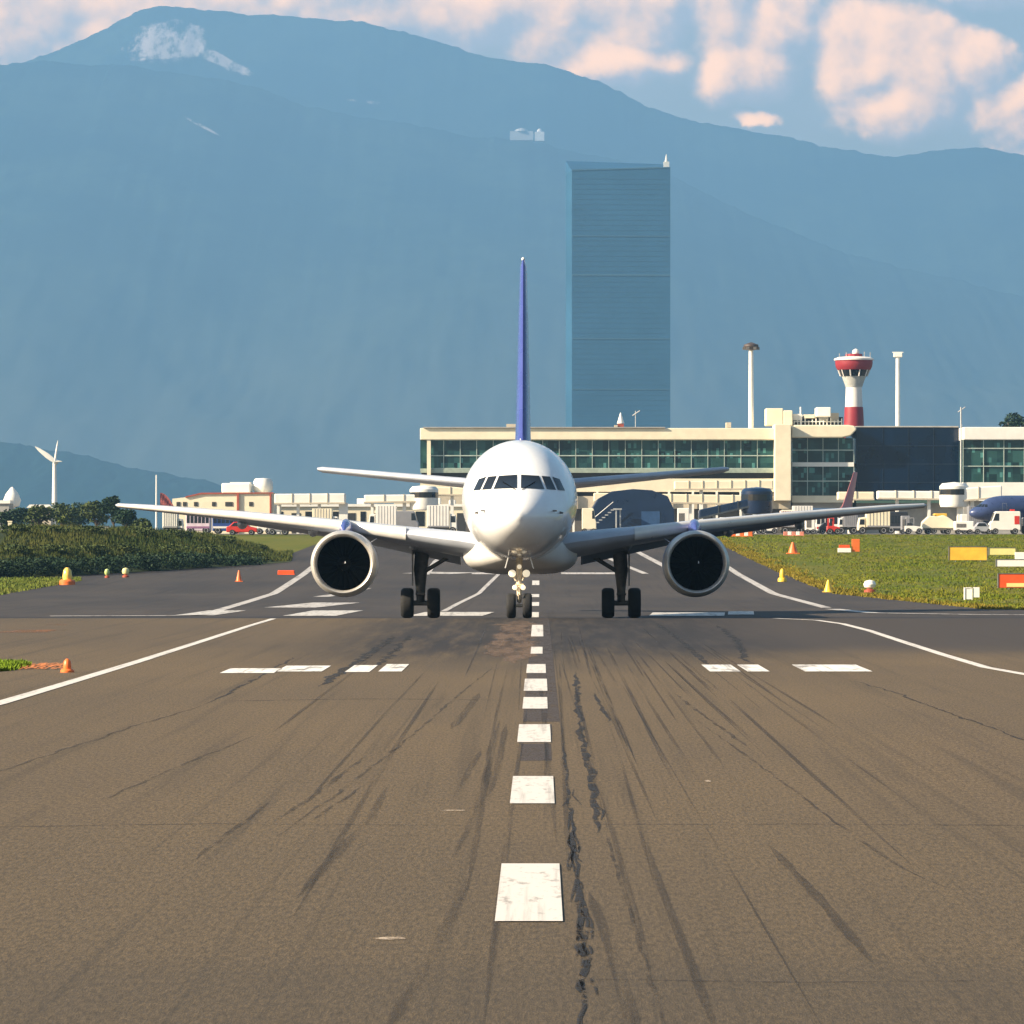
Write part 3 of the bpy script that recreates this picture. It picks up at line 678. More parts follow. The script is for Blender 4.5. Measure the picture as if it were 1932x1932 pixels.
        for q_ in (-1, 1):
            st_ = MB(); a0 = math.radians(50); st_.loft([[(ex + q_ * 1.3 * math.sin(a0), ey + 1.3, ez + 1.3 * math.cos(a0)), (ex + q_ * 1.3 * math.sin(a0), ey + 2.3, ez + 1.3 * math.cos(a0)), (ex + q_ * 1.62 * math.sin(a0), ey + 2.3, ez + 1.62 * math.cos(a0))], [(ex + q_ * 1.3 * math.sin(a0) + .03, ey + 1.3, ez + 1.3 * math.cos(a0)), (ex + q_ * 1.3 * math.sin(a0) + .03, ey + 2.3, ez + 1.3 * math.cos(a0)), (ex + q_ * 1.62 * math.sin(a0) + .03, ey + 2.3, ez + 1.62 * math.cos(a0))]])
            if full and q_ == -sgn: st_.build('strake', wing_m, eo)
    # wheels
    def wheel(x, y, r, w_, name='wheel', par=root):
        pf = [(r * .55, -w_ / 2), (r * .86, -w_ / 2), (r * .97, -w_ * .36), (r, -w_ * .2), (r, w_ * .2), (r * .97, w_ * .36), (r * .86, w_ / 2), (r * .55, w_ / 2)]
        o = MB().lathe(pf, (x, y, r), 'x', 32).build('tyre', M_TYRE, par, smooth=True)
        MB().lathe([(.02, -w_ * .36), (r * .3, -w_ * .40), (r * .54, -w_ * .49), (r * .54, w_ * .49), (r * .3, w_ * .40), (.02, w_ * .36)], (x, y, r), 'x', 24).build('rim', M_GEARLT if full else M_BELLY, o, smooth=True)
        return o
    # nose gear
    ng = MB().tube([(0, -.15, 2.75), (0, -.02, 1.5), (0, 0, .62)], [.13, .12, .085], 14); ng.tube([(-.36, 0, .48), (.36, 0, .48)], .06, 10)
    ngo = ng.build('nose_gear', M_GEARLT, root, smooth=True)
    for x in (-.31, .31): wheel(x, 0, .48, .36, par=ngo)
    lk = MB(); lk.tube([(0, -.14, 1.22), (0, -.42, .9), (0, -.12, .6)], .045, 8); lk.tube([(-.16, -.1, 1.28), (.16, -.1, 1.28)], .05, 8)
    lk.tube([(0, -.05, 1.7), (0, 1.3, 2.4)], .06, 8); lk.tube([(-.12, -.10, 1.45), (-.26, -.12, 1.75)], .05, 8); lk.tube([(.12, -.10, 1.45), (.26, -.12, 1.75)], .05, 8)
    lk.build('torque_link', M_GEARLT, ngo, smooth=True)
    for x, z, r in ((-.27, 1.72, .145), (.27, 1.72, .145), (0, 1.98, .09), (-.17, 1.18, .10), (.15, 1.18, .10)):
        MB().lathe([(.03, .14), (r * .8, .08), (r, 0), (r * .9, -.03), (.02, -.045)], (x, -.22, z), 'y', 20).build('landing_light', mat('lit_lamp', (1.0, .86, .62), .2, 0, 0, 1, emit=.22) if full else M_LAMP, ngo, smooth=True)
    for sgn in (-1, 1):
        MB().loft([[(sgn * .40, y, 2.35) for y in (-.9, .5)] + [(sgn * .52, y, 1.92) for y in (.5, -.9)], [(sgn * .44, y, 2.35) for y in (-.9, .5)] + [(sgn * .56, y, 1.92) for y in (.5, -.9)]]).build('nose_gear_door', body_m, root)
        gx = 4.18 * sgn
        mg = MB().tube([(gx - .12 * sgn, 12.55, 3.3), (gx, 12.6, 2.0), (gx, 12.6, .66)], [.30, .29, .17], 16); mg.tube([(gx - .78, 12.6, .63), (gx + .78, 12.6, .63)], .11, 12)
        mgo = mg.build('main_gear', M_GEAR, root, smooth=True)
        for dx in (-.55, .55): wheel(gx + dx, 12.6, .63, .52, par=mgo)
        lk = MB(); lk.tube([(gx, 12.7, 1.5), (gx, 13.15, 1.05), (gx, 12.75, .7)], .07, 8); lk.tube([(gx - .1 * sgn, 12.5, 1.9), (gx - 1.5 * sgn, 12.4, 2.75)], .09, 10)
        lk.tube([(gx - .2, 12.3, 1.0), (gx + .2, 12.3, 1.0)], .05, 8); lk.build('side_brace', M_GEAR, mgo, smooth=True)
        MB().loft([[(gx + .30 * sgn, y, z) for y, z in ((11.9, 3.1), (13.3, 3.1), (13.2, 1.35), (12.1, 1.35))], [(gx + .35 * sgn, y, z) for y, z in ((11.9, 3.1), (13.3, 3.1), (13.2, 1.35), (12.1, 1.35))]]).build('gear_door', M_BELLY, mgo)
    return root
PITCH = -0.02
airliner('white twin-engined airliner with a blue tail fin, facing the camera on the runway crest', (-.80, 153, gz(153) + 0.03), 0.0, PITCH)

# ---------------------------------------------------------------- airport buildings
M_CREAM = mat('cream_cladding', (0.78, 0.70, 0.52), 0.6, 0, 0.06, 0.5)
M_WHITEB = mat('white_cladding', (0.80, 0.78, 0.72), 0.6, 0, 0.06, 0.5)
M_BEIGE = mat('beige_render', (0.50, 0.44, 0.34), 0.8, 0, 0.10, 0.6)
M_CONC = mat('grey_concrete', (0.34, 0.33, 0.31), 0.85, 0, 0.12, 0.8)
M_DARKW = mat('dark_recess', (0.03, 0.03, 0.03), 0.8, 0, 0.2, 1)
M_MULL = mat('pale_mullion', (0.42, 0.50, 0.45), 0.5, 0.2, 0.1, 1)
M_MULLD = mat('dark_mullion', (0.05, 0.06, 0.07), 0.5, 0.2, 0.1, 1)
M_STEEL = mat('galvanised_steel', (0.50, 0.50, 0.49), 0.45, 0.5, 0.1, 2)
M_RUST = mat('rust_red_trim', (0.34, 0.07, 0.04), 0.6, 0, 0.15, 2)
def glass(name, c1, c2, scale=(0.25, 0.25, 0.5), rough=0.12):
    m, t, b, co, o = nodes_for(name)
    n = t.noise(t.mapv(co, scale), 1.0, 3, 0.6); 
    x, y, z = t.sep(co)
    def cell(sx, sz):
        wn = t.node('ShaderNodeTexWhiteNoise', noise_dimensions='3D')
        t.put(wn.inputs['Vector'], t.xyz(t.m('FLOOR', t.m('DIVIDE', x, sx)), 0.0, t.m('FLOOR', t.m('DIVIDE', z, sz)))); return wn.outputs['Value']
    k, k2 = cell(1.28, 1.9), cell(0.45, 0.8)  # random lighter and darker panes: reflections painted into the glass colour
    c = t.mix(t.ss(n, 0.35, 0.65), c1, c2)
    c = t.mix(t.ss(k, 0.35, 1.0, 0, 0.4), c, tuple(x_ * 2.2 + .004 for x_ in c2)); c = t.mix(t.ss(k, 0.35, 0.0, 0, 0.7), c, tuple(x_ * .3 for x_ in c1))
    c = t.mix(t.ss(k2, 0.90, 0.97, 0, 0.5), c, tuple(min(1, x_ * 6 + .02) for x_ in c2))
    t.put(b.inputs['Base Color'], c); b.inputs['Roughness'].default_value = rough; b.inputs['Specular IOR Level'].default_value = 0.5
    return m
M_TEAL = glass('teal_glass', (0.006, 0.030, 0.036), (0.018, 0.060, 0.056))
M_NAVYG = mat('navy_glass', (0.001, 0.009, 0.030), 0.10, 0, 0.35, 0.12, spec=0.4)
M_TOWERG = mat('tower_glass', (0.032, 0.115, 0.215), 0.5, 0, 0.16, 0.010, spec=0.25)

YT = 650.0
def TX(px, y=YT): return (px - VX) * y / F
def TZ(py, y=YT): return H - (py - VY) * y / F
def facade(root, px0, px1, bands, depth, y=YT, mull=3.0, lines=(), zb=3.6, mm=None, gm=None):
    """bands: (name, py_top, py_bottom, material, set back) stacked down the front; positions local to root at (x0, y, 3.6)"""
    x0, x1 = TX(px0, y) - root.location.x, TX(px1, y) - root.location.x; z0 = root.location.z; res = {}
    for name, pa, pb, m, setb in bands:
        o = MB().box(x0 + (0.0 if setb <= 0 else .15), x1 - (0 if setb <= 0 else .15), setb, depth, (TZ(pb, y) if pb else zb) - z0, TZ(pa, y) - z0).build(name, m, root, bevel=0.12 if 'roof' in name else 0)
        res[name] = o
    return res
def mullions(parent, root, px0, px1, pa, pb, step, rows, m, y=YT, out=.16, wv=.10):
    x0, x1 = TX(px0, y) - root.location.x, TX(px1, y) - root.location.x; z0, z1 = TZ(pb, y) - root.location.z, TZ(pa, y) - root.location.z
    b = MB(); n = max(1, int((x1 - x0) / step))
    for i in range(n + 1):
        x = x0 + (x1 - x0) * i / n; b.box(x - wv / 2, x + wv / 2, -out, .02, z0, z1)
    for r in rows:
        z = z0 + (z1 - z0) * r; b.box(x0, x1, -out - .01, .02, z - wv * .8, z + wv * .8)
    return b.build('window_frame', m, parent)

root = thing('terminal_building', 'long terminal with cream roof edge and teal glass, behind the airliner', 'terminal', (TX(793), YT, 3.6))
R = facade(root, 793, 1492, [('roof_edge', 808, 830, M_CREAM, -1.2), ('glass_front', 830, 884, M_TEAL, 0.0), ('spandrel', 884, 892, mat('green_spandrel', (.30, .36, .30), .5), -.25), ('recess', 892, 903, M_DARKW, 0.9),
                           ('wall', 903, 928, M_CREAM, -.4), ('lower_recess', 928, 936, M_DARKW, 0.6), ('lower_wall', 936, 960, M_BEIGE, -.1), ('ground_floor', 960, None, mat('ground_floor_dark', (.10, .09, .08), .8), 1.2)], 26)
mullions(R['glass_front'], root, 806, 1460, 830, 884, 2.6, (0.0, 0.45, 1.0), M_MULL)
MB().box(TX(1460) - TX(793), TX(1491) - TX(793), -2.6, 4, TZ(945) - 3.6, TZ(801) - 3.6).build('pillar', M_CREAM, root, bevel=.1)
MB().box(TX(806) - TX(793), TX(813) - TX(793), -1.0, -.4, TZ(905) - 3.6, TZ(830) - 3.6).build('end_post', M_CREAM, root)
for px in range(1080, 1460, 45): MB().box(TX(px) - TX(793), TX(px + 4) - TX(793), -.9, -.42, 0, TZ(928) - 3.6).build('column', M_WHITEB, root)
MB().box(.5, 40, -1.6, 20, TZ(808) - 3.6 + .003, TZ(806) - 3.6).build('roof', M_CONC, root)
for px, w_, h_ in ((955, 22, 7), (1372, 9, 10), (1160, 6, 5)):
    MB().box(TX(px) - TX(793), TX(px + w_) - TX(793), 3, 6, TZ(806) - 3.6, TZ(806 - h_) - 3.6).build('rooftop_unit', M_BEIGE, root)

root = thing('terminal_building', 'glazed terminal wing with rounded white roof, right of the big cream pillar', 'terminal', (TX(1493), YT + 1, 3.6))
R = facade(root, 1495, 1612, [('glass_front', 826, 872, M_TEAL, 0.3), ('floor_band', 872, 880, M_WHITEB, -.1), ('lower_glass', 880, 935, M_TEAL, 0.3), ('wall', 935, 948, M_CREAM, 0), ('ground_floor', 948, None, M_CONC, 1.0)], 20)
mullions(R['glass_front'], root, 1495, 1612, 826, 872, 2.2, (0.5,), M_MULL, out=-.12 + .2); mullions(R['lower_glass'], root, 1495, 1612, 880, 935, 2.2, (0.5,), M_MULL, out=.08)
xa, xb = 0.0, TX(1616) - TX(1493); zc = (TZ(802) + TZ(826)) / 2 - 3.6; hh = (TZ(802) - TZ(826)) / 2
poly = [(xa, zc - hh), (xb - 2.4, zc - hh), (xb - 1.0, zc - hh * .7), (xb, zc + hh * .3), (xb - .4, zc + hh * .85), (xb - 1.4, zc + hh), (xa + .6, zc + hh), (xa, zc + hh * .7)]
MB().prism(poly, -2.0, 20).build('roof', M_CREAM, root, bevel=.2)
for px0, px1, pa in ((1449, 1482, 768), (1482, 1500, 772), (1545, 1573, 766)):
    MB().box(TX(px0) - TX(1493), TX(px1) - TX(1493), 5, 9, TZ(801 if px0 != 1545 else 784) - 3.6, TZ(pa) - 3.6).build('plant_room', M_CREAM if px0 != 1545 else M_WHITEB, root, bevel=.15)
for px0, px1, pa, pb, m in ((1500, 1600, 783, 800, M_DARKW), (1503, 1520, 778, 790, M_WHITEB), (1524, 1548, 779, 786, M_CREAM), (1552, 1570, 782, 792, M_STEEL), (1575, 1590, 776, 792, M_BEIGE)):
    MB().box(TX(px0) - TX(1493), TX(px1) - TX(1493), 10 if m is M_DARKW else 7.5, 12, TZ(pb) - 3.6, TZ(pa) - 3.6).build('rooftop_unit', m, root)
pb_ = MB()
for i in range(14): pb_.tube([(TX(1504 + 7 * i) - TX(1493), 6.8, TZ(801) - 3.6), (TX(1504 + 7 * i) - TX(1493), 6.8, TZ(792 - (i * 37 % 7)) - 3.6)], .09, 6)
pb_.tube([(TX(1504) - TX(1493), 6.8, TZ(793) - 3.6), (TX(1595) - TX(1493), 6.8, TZ(793) - 3.6)], .08, 6); pb_.tube([(TX(1516) - TX(1493), 6.5, TZ(800) - 3.6), (TX(1516) - TX(1493), 6.5, TZ(765) - 3.6)], .12, 6)
pb_.build('roof_railing', M_WHITEB, root)

root = thing('glass_building', 'dark navy glass hall between two cream-roofed terminal wings', 'glass hall', (TX(1616), YT + 2.5, 3.6))
R = facade(root, 1617, 1812, [('roof_edge', 803, 806, M_CONC, -.2), ('glass_front', 806, 944, M_NAVYG, 0.0), ('canopy', 944, 949, mat('green_canopy', (.05, .10, .08), .5), -2.0), ('ground_floor', 949, None, M_CONC, 1.0)], 22)
mullions(R['glass_front'], root, 1620, 1812, 806, 944, 4.1, (0.25, 0.5, 0.75), mat('navy_mullion', (.008, .02, .045), .4), out=.10, wv=.06)
MB().box(TX(1813.5) - TX(1616), TX(1816.5) - TX(1616), -1.5, -1.0, TZ(950) - 3.6, TZ(800) - 3.6).build('corner_post', M_STEEL, root)

root = thing('terminal_building', 'terminal wing with cream roof edge at the right, cut by the frame', 'terminal', (TX(1817), YT - 4, 3.6))
R = facade(root, 1817, 2240, [('roof_edge', 806, 830, M_WHITEB, -1.0), ('glass_front', 830, 910, M_TEAL, 0.0), ('wall', 910, 945, M_WHITEB, -.3), ('ground_floor', 945, None, M_CONC, 1.0)], 24, y=YT - 4)
mullions(R['glass_front'], root, 1817, 2240, 830, 910, 3.2, (0.38, 0.8), M_MULL, y=YT - 4, out=.2)

# low building at the left
YL2 = 600.0
root = thing('airport_building', 'low cream building with red trim, left of the long white gallery', 'building', (TX(325, YL2), YL2, 3.6))
X0 = TX(325, YL2); q = lambda px: TX(px, YL2) - X0; qz = lambda py: TZ(py, YL2) - 3.6
MB().prism([(q(325), 0), (q(516), 0), (q(516), qz(930)), (q(380), qz(931)), (q(352), qz(938)), (q(325), qz(941))], 0, 18).build('wall', M_CREAM, root)
MB().prism([(q(350), qz(939)), (q(380), qz(932.5)), (q(516), qz(931)), (q(516), qz(929)), (q(380), qz(929.5)), (q(350), qz(936.5))], -.25, -.004).build('red_trim', M_RUST, root)
MB().box(q(447), q(451), -.3, -.01, 0, qz(931) - .02).build('red_post', M_RUST, root); MB().box(q(509), q(512), -.3, -.01, 0, qz(931) - .02).build('red_post', M_RUST, root)
MB().box(q(415), q(470), 3, 9, qz(930), qz(911)).build('plant_room', M_WHITEB, root, bevel=.2); MB().box(q(430), q(468), 4, 8, qz(911), qz(909)).build('roof_cap', M_WHITEB, root)
MB().lathe([(.05, -1.1), (1.25, -1.0), (1.5, -.5), (1.5, .6), (1.2, 1.1), (.05, 1.2)], (q(492), 5, qz(916)), 'z', 20).build('water_tank', M_WHITEB, root, smooth=True)
MB().lathe([(.5, 0), (.5, 1.6)], (q(492), 5, qz(932)), 'z', 8).build('tank_stand', M_STEEL, root)
for k, px in enumerate((333, 345, 366, 400, 425, 432, 470)): MB().box(q(px), q(px + 7), -.08, .05, qz(955), qz(947)).build('window', M_DARKW, root)
YS2 = 625.0
root = thing('service_building', 'low cream service building behind the white galleries, left of the airliner', 'building', (TX(514, YS2), YS2, 3.6)); X0 = TX(514, YS2); q = lambda px: TX(px, YS2) - X0; qz = lambda py: TZ(py, YS2) - 3.6
MB().box(0, q(876), 0, 14, 0, qz(956)).build('wall', M_CREAM, root); MB().box(-.3, q(878), -.4, 14.4, qz(956) + .01, qz(951)).build('roof_edge', M_WHITEB, root)
for k, px in enumerate(range(524, 866, 26)): MB().box(q(px), q(px + (17 if k % 3 else 10)), -.06, .05, .1 if k % 2 else 1.2, qz(968) if k % 2 else qz(965)).build('doorway' if k % 2 else 'window', M_DARKW if k % 2 else M_GLASSD, root)
for px, w_, h_ in ((560, 24, 7), (672, 14, 11), (742, 40, 6), (812, 18, 12), (846, 12, 8)): MB().box(q(px), q(px + w_), 3, 7, qz(951) + .01, qz(951 - h_)).build('rooftop_unit', M_BEIGE if w_ > 20 else M_WHITEB, root, bevel=.1)
root = thing('flag_mast', 'slim white flag mast left of the low cream building', 'flag mast', (TX(295, 590), 590, 3.6))
MB().tube([(0, 0, 0), (0, 0, TZ(896, 590) - 3.6)], [.16, .09], 8).build('pole', M_WHITEB, root)
fl = MB(); fl.loft([[(TX(302, 590) - TX(295, 590) + i * .32, .15 * math.sin(i * .9 + j), TZ(958, 590) - 3.6 + j * .32 - i * i * .05 * (j / 7)) for i in range(8)] for j in range(8)], cap=False, closed=False)
fl.build('flag', mat('faded_red_flag', (.20, .05, .05), .8, 0, .4, 1.2), root)

# passenger galleries and jet bridges
def jet_bridge(label, px0, px1, pa0, pb0, pa1, pb1, y, m, legs=(), cab=0, rnd=0, group='jet bridges in front of the terminal'):
    x0 = TX(px0, y); r = thing('jet_bridge', label, 'jet bridge', (x0, y, 3.6), group=group)
    a = [(0, TZ(pb0, y) - 3.6), (TX(px1, y) - x0, TZ(pb1, y) - 3.6), (TX(px1, y) - x0, TZ(pa1, y) - 3.6), (0, TZ(pa0, y) - 3.6)]
    tn = MB().prism(a, -1.6, 1.6).build('tunnel', m, r, bevel=.15)
    L = TX(px1, y) - x0; rb = MB(); n = int(L / 2.2)
    for i in range(1, n):
        u = i / n; zb_ = a[0][1] + (a[1][1] - a[0][1]) * u; zt_ = a[3][1] + (a[2][1] - a[3][1]) * u
        rb.box(L * u - .06, L * u + .06, -1.70, 1.70, zb_ - .05, zt_ + .06)
    rb.prism([(0, a[0][1] + .02), (L, a[1][1] + .02), (L, a[1][1] + .25), (0, a[0][1] + .25)], -1.72, -1.6)
    rb.build('ribs', M_BEIGE if m is not M_DARKNAVY else M_MULLD, tn)
    for px, w_ in legs:
        x = TX(px, y) - x0; u = max(0, min(1, x / L)); zb_ = a[0][1] + (a[1][1] - a[0][1]) * u
        MB().box(x, x + TX(w_, y) - TX(0, y), -.7, .7, 0, zb_ + .2).build('column', M_WHITEB if m is not M_DARKNAVY else M_STEEL, r)
    for side in (cab,):
        if side:
            x = L if side > 0 else 0; zc_ = (a[1][1] + a[2][1]) / 2 if side > 0 else (a[0][1] + a[3][1]) / 2
            MB().lathe([(.1, -1.7), (1.9, -1.6), (2.05, -1.2), (2.05, 1.3), (1.7, 1.7), (.1, 1.9)], (x, 0, zc_), 'z', 20).build('cab', m, r, smooth=True)
            MB().lathe([(2.07, .1), (2.07, .9)], (x, 0, zc_), 'z', 20).build('cab_window', M_GLASSD, r)
    return r
jet_bridge('long white elevated gallery ending in a thick white column, left of the engine', 519, 652, 932, 952, 931, 951, 590, M_WHITEB, ((640, 16), (523, 5), (560, 5), (600, 5)))
jet_bridge('short white gallery with a rounded cab, between the column and the airliner nose', 688, 800, 934, 950, 933, 948, 570, M_WHITEB, ((700, 5), (760, 6)), cab=1)
jet_bridge('cream jet bridge just left of the airliner fuselage, tucked under the terminal end', 790, 880, 918, 934, 920, 936, 600, M_CREAM, ((815, 6), (850, 6)))
jet_bridge('pale cream jet bridge above the blue shelter, right of the fuselage', 1120, 1440, 930, 948, 935, 953, 600, M_CREAM, ((1300, 5), (1420, 7)))
jet_bridge('cream jet bridge section just left of the big pillar', 1272, 1458, 908, 925, 906, 924, 630, M_CREAM, ((1320, 6), (1400, 6)))
jet_bridge('dark jet bridge sloping up to a round cab in front of the pillar', 1318, 1428, 962, 980, 938, 954, 520, M_DARKNAVY, ((1345, 5), (1400, 6)), cab=1)
jet_bridge('white jet bridge below the dark glass hall, ending at a red cab', 1655, 1790, 926, 942, 927, 944, 600, M_WHITEB, ((1690, 5), (1750, 5)), cab=0)
jet_bridge('short cream jet bridge left of the dark glass hall base', 1580, 1648, 928, 944, 928, 944, 610, M_CREAM, ((1600, 5),))
jet_bridge('broad white jet bridge near the right edge above the parked lorries', 1800, 1888, 922, 948, 916, 940, 560, M_WHITEB, ((1806, 10), (1830, 7)), cab=-1)
r = thing('blue_shelter', 'dark blue rounded shelter with stairs, right of the airliner fuselage', 'shelter', (TX(1194, 560), 560, 3.5))
s_ = 560 / F; prof = [(-80, 0), (-80, 38), (-66, 58), (-40, 70), (0, 74), (36, 72), (66, 62), (78, 40), (80, 0)]
MB().prism([(x * s_, z * s_ * 1.15) for x, z in prof], 0, 12).build('shell', M_DARKNAVY, r, bevel=.1)
st_ = MB()
for i in range(10): st_.box(-6.9 + i * .42, -6.45 + i * .42, -2.2, -1.0, .35 * i + .15, .35 * i + .3)
st_.tube([(-7.0, -2.2, 1.0), (-2.8, -2.2, 4.5)], .06, 6); st_.tube([(-7.0, -1.0, 1.0), (-2.8, -1.0, 4.5)], .06, 6); st_.box(-2.8, -1.6, -2.2, -1.0, 3.4, 3.6)
st_.box(-2.5, -2.3, -2.1, -1.9, 0, 3.4); st_.box(-1.9, -1.7, -1.3, -1.1, 0, 3.4)
st_.build('stairs', M_STEEL, r)
MB().box(1.2, 3.8, -.05, .02, 0, 3.2).build('door', mat('shutter_blue', (.02, .06, .15), .5), r)

# control tower
yt = 700.0; cx = TX(1611, yt); tz = lambda py: TZ(py, yt) - 3.6; s_ = yt / F
r = thing('control_tower', 'red and white control tower rising behind the terminal roof', 'control tower', (cx, yt, 3.6))
M_TRED = mat('tower_red', (.28, .02, .03), .5, 0, .1, .5); M_TWH = mat('tower_white', (.82, .76, .70), .5, 0, .05, .5)
MB().lathe([(20 * s_, 0), (19 * s_, tz(800)), (17.5 * s_, tz(768))], (0, 0, 0), 'z', 20).build('red_shaft', M_TRED, r, smooth=True)
MB().lathe([(16.5 * s_, tz(768)), (15 * s_, tz(730))], (0, 0, 0), 'z', 20).build('white_shaft', M_TWH, r, smooth=True)
MB().lathe([(16 * s_, tz(730)), (17 * s_, tz(726)), (23 * s_, tz(710))], (0, 0, 0), 'z', 20).build('collar', mat('tower_grey', (.45, .45, .42), .6), r, smooth=True)
MB().lathe([(24 * s_, tz(710)), (29 * s_, tz(698))], (0, 0, 0), 'z', 20).build('cab_glass', M_GLASSD, r, smooth=True)
MB().lathe([(31 * s_, tz(698)), (34 * s_, tz(693)), (35.5 * s_, tz(686)), (35.5 * s_, tz(680.2))], (0, 0, 0), 'z', 20).build('red_gallery', M_TRED, r, smooth=True)
MB().lathe([(37.5 * s_, tz(680)), (37.5 * s_, tz(677)), (30 * s_, tz(674)), (20 * s_, tz(673))], (0, 0, 0), 'z', 20).build('roof_ring', M_TWH, r, smooth=True)
MB().lathe([(18 * s_, tz(690)), (16 * s_, tz(668)), (5 * s_, tz(668))], (0, 0, 0), 'z', 12).build('roof_cabin', M_TRED, r)
MB().lathe([(.05, -.6), (.55, -.35), (.65, 0), (.5, .4), (.05, .65)], (.3, -.5, tz(665)), 'z', 14).build('radar_dome', M_TWH, r, smooth=True)
for px in (1583, 1596, 1630, 1641): MB().tube([((px - 1611) * s_, -1, tz(676)), ((px - 1611) * s_, -1, tz(664 + (px % 5)))], .07, 6).build('antenna', M_STEEL, r)
db = MB()
for k in range(10):
    a = 2 * math.pi * k / 10; db.tube([(25 * s_ * math.cos(a), 25 * s_ * math.sin(a), tz(710)), (30 * s_ * math.cos(a), 30 * s_ * math.sin(a), tz(697))], .12, 5)
db.build('cab_frame', M_TWH, r)

# light masts
def mast(label, px, pt, y, wpx, head, m, z0=3.6, grp='light masts on the apron'):
    x = TX(px, y); s_ = y / F; r = thing('light_mast', label, 'light mast', (x, y, z0), group=grp); zt = TZ(pt, y) - z0
    MB().tube([(0, 0, 0), (0, 0, zt)], [wpx * s_ * .62, wpx * s_ * .42], 12).build('pole', m, r, smooth=True)
    if head == 'dark':
        MB().lathe([(.1, -.5), (.9, -.3), (1.25, .2), (1.2, .5), (.4, .8), (.1, .9)], (0, 0, zt), 'z', 14).build('lamp_ring', mat('lamp_ring_brown', (.07, .05, .045), .6), r, smooth=True)
        for k in range(6):
            a = math.pi * k / 3; MB().box(1.15 * math.cos(a) - .25, 1.15 * math.cos(a) + .25, 1.15 * math.sin(a) - .25, 1.15 * math.sin(a) + .25, zt - .35, zt + .1).build('floodlight', M_GEAR, r)
    elif head == 'white':
        MB().box(-.75, .75, -.5, .5, zt - .2, zt + .55).build('lamp_head', M_LAMP, r, bevel=.12); MB().box(-.9, .9, -.3, .3, zt + .58, zt + .72).build('lamp_hood', M_WHITEB, r)
    else:
        MB().tube([(-.5, 0, zt * .96), (.7, 0, zt)], .09, 6).build('lamp_arm', m, r)
mast('tall white mast with a dark brown lamp ring, left of the control tower', 1417, 656, 660, 10, 'dark', M_WHITEB)
mast('tall white mast with a white lamp head, right of the control tower', 1694, 672, 672, 9, 'white', M_WHITEB)
mast('short thin mast at the right end of the dark glass hall', 1813, 768, 645.5, 3, 'arm', M_STEEL)
mast('thin pole on the terminal roof right of the tail fin', 1199, 775, 652, 1.6, 'arm', M_STEEL)
r = thing('roof_beacon', 'small white cone beacon on the terminal roof, in front of the tall tower', 'beacon', (TX(1171, 655), 655, TZ(808, 655)))
MB().box(-.5, .5, -.5, .5, 0, .8).build('stand', M_RUST, r); MB().lathe([(.62, .8), (.5, 1.1), (.12, 2.4), (.03, 2.6)], (0, 0, 0), 'z', 12).build('cone', M_WHITEB, r, smooth=True)

# glass skyscraper far behind
ys_ = 4200.0; s_ = ys_ / F; x0, x1 = TX(1068, ys_), TX(1265, ys_)
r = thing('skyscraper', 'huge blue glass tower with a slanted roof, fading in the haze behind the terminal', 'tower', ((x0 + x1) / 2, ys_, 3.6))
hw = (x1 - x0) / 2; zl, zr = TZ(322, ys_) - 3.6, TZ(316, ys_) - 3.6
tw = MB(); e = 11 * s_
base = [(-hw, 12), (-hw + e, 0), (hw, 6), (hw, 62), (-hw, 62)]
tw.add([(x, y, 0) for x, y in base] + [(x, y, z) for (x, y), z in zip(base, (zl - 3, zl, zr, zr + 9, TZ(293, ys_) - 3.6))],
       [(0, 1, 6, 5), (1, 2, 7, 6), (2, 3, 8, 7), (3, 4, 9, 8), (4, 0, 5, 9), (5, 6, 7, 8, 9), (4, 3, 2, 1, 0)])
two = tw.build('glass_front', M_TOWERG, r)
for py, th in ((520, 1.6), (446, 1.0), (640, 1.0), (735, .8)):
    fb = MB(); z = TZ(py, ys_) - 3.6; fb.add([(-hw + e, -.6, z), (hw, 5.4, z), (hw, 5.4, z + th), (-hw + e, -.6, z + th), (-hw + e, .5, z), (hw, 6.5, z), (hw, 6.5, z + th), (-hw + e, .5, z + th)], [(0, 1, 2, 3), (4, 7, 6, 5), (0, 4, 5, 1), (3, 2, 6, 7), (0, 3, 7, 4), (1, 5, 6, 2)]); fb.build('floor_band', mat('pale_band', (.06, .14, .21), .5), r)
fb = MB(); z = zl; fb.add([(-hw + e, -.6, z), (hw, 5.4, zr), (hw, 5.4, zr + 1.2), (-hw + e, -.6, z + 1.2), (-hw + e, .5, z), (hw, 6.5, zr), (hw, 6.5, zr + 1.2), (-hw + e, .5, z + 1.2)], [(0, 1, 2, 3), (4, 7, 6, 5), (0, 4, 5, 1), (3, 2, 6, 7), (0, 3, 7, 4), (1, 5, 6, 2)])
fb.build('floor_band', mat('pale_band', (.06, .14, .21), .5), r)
fb = MB()
for i in range(70):
    z = (zl - 6) * (i + .5) / 70; fb.add([(-hw + e, -.2, z), (hw, 5.8, z), (hw, 5.8, z + .7), (-hw + e, -.2, z + .7)], [(0, 1, 2, 3)])
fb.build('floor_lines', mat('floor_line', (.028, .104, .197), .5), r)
MB().box(hw - 7, hw - 1, 8, 14, zr + 1, zr + 7).build('roof_plant', M_WHITEB, r); MB().lathe([(2.2, 0), (.3, 9)], (hw - 4, 10, zr + 6), 'z', 10).build('roof_dome', M_WHITEB, r)

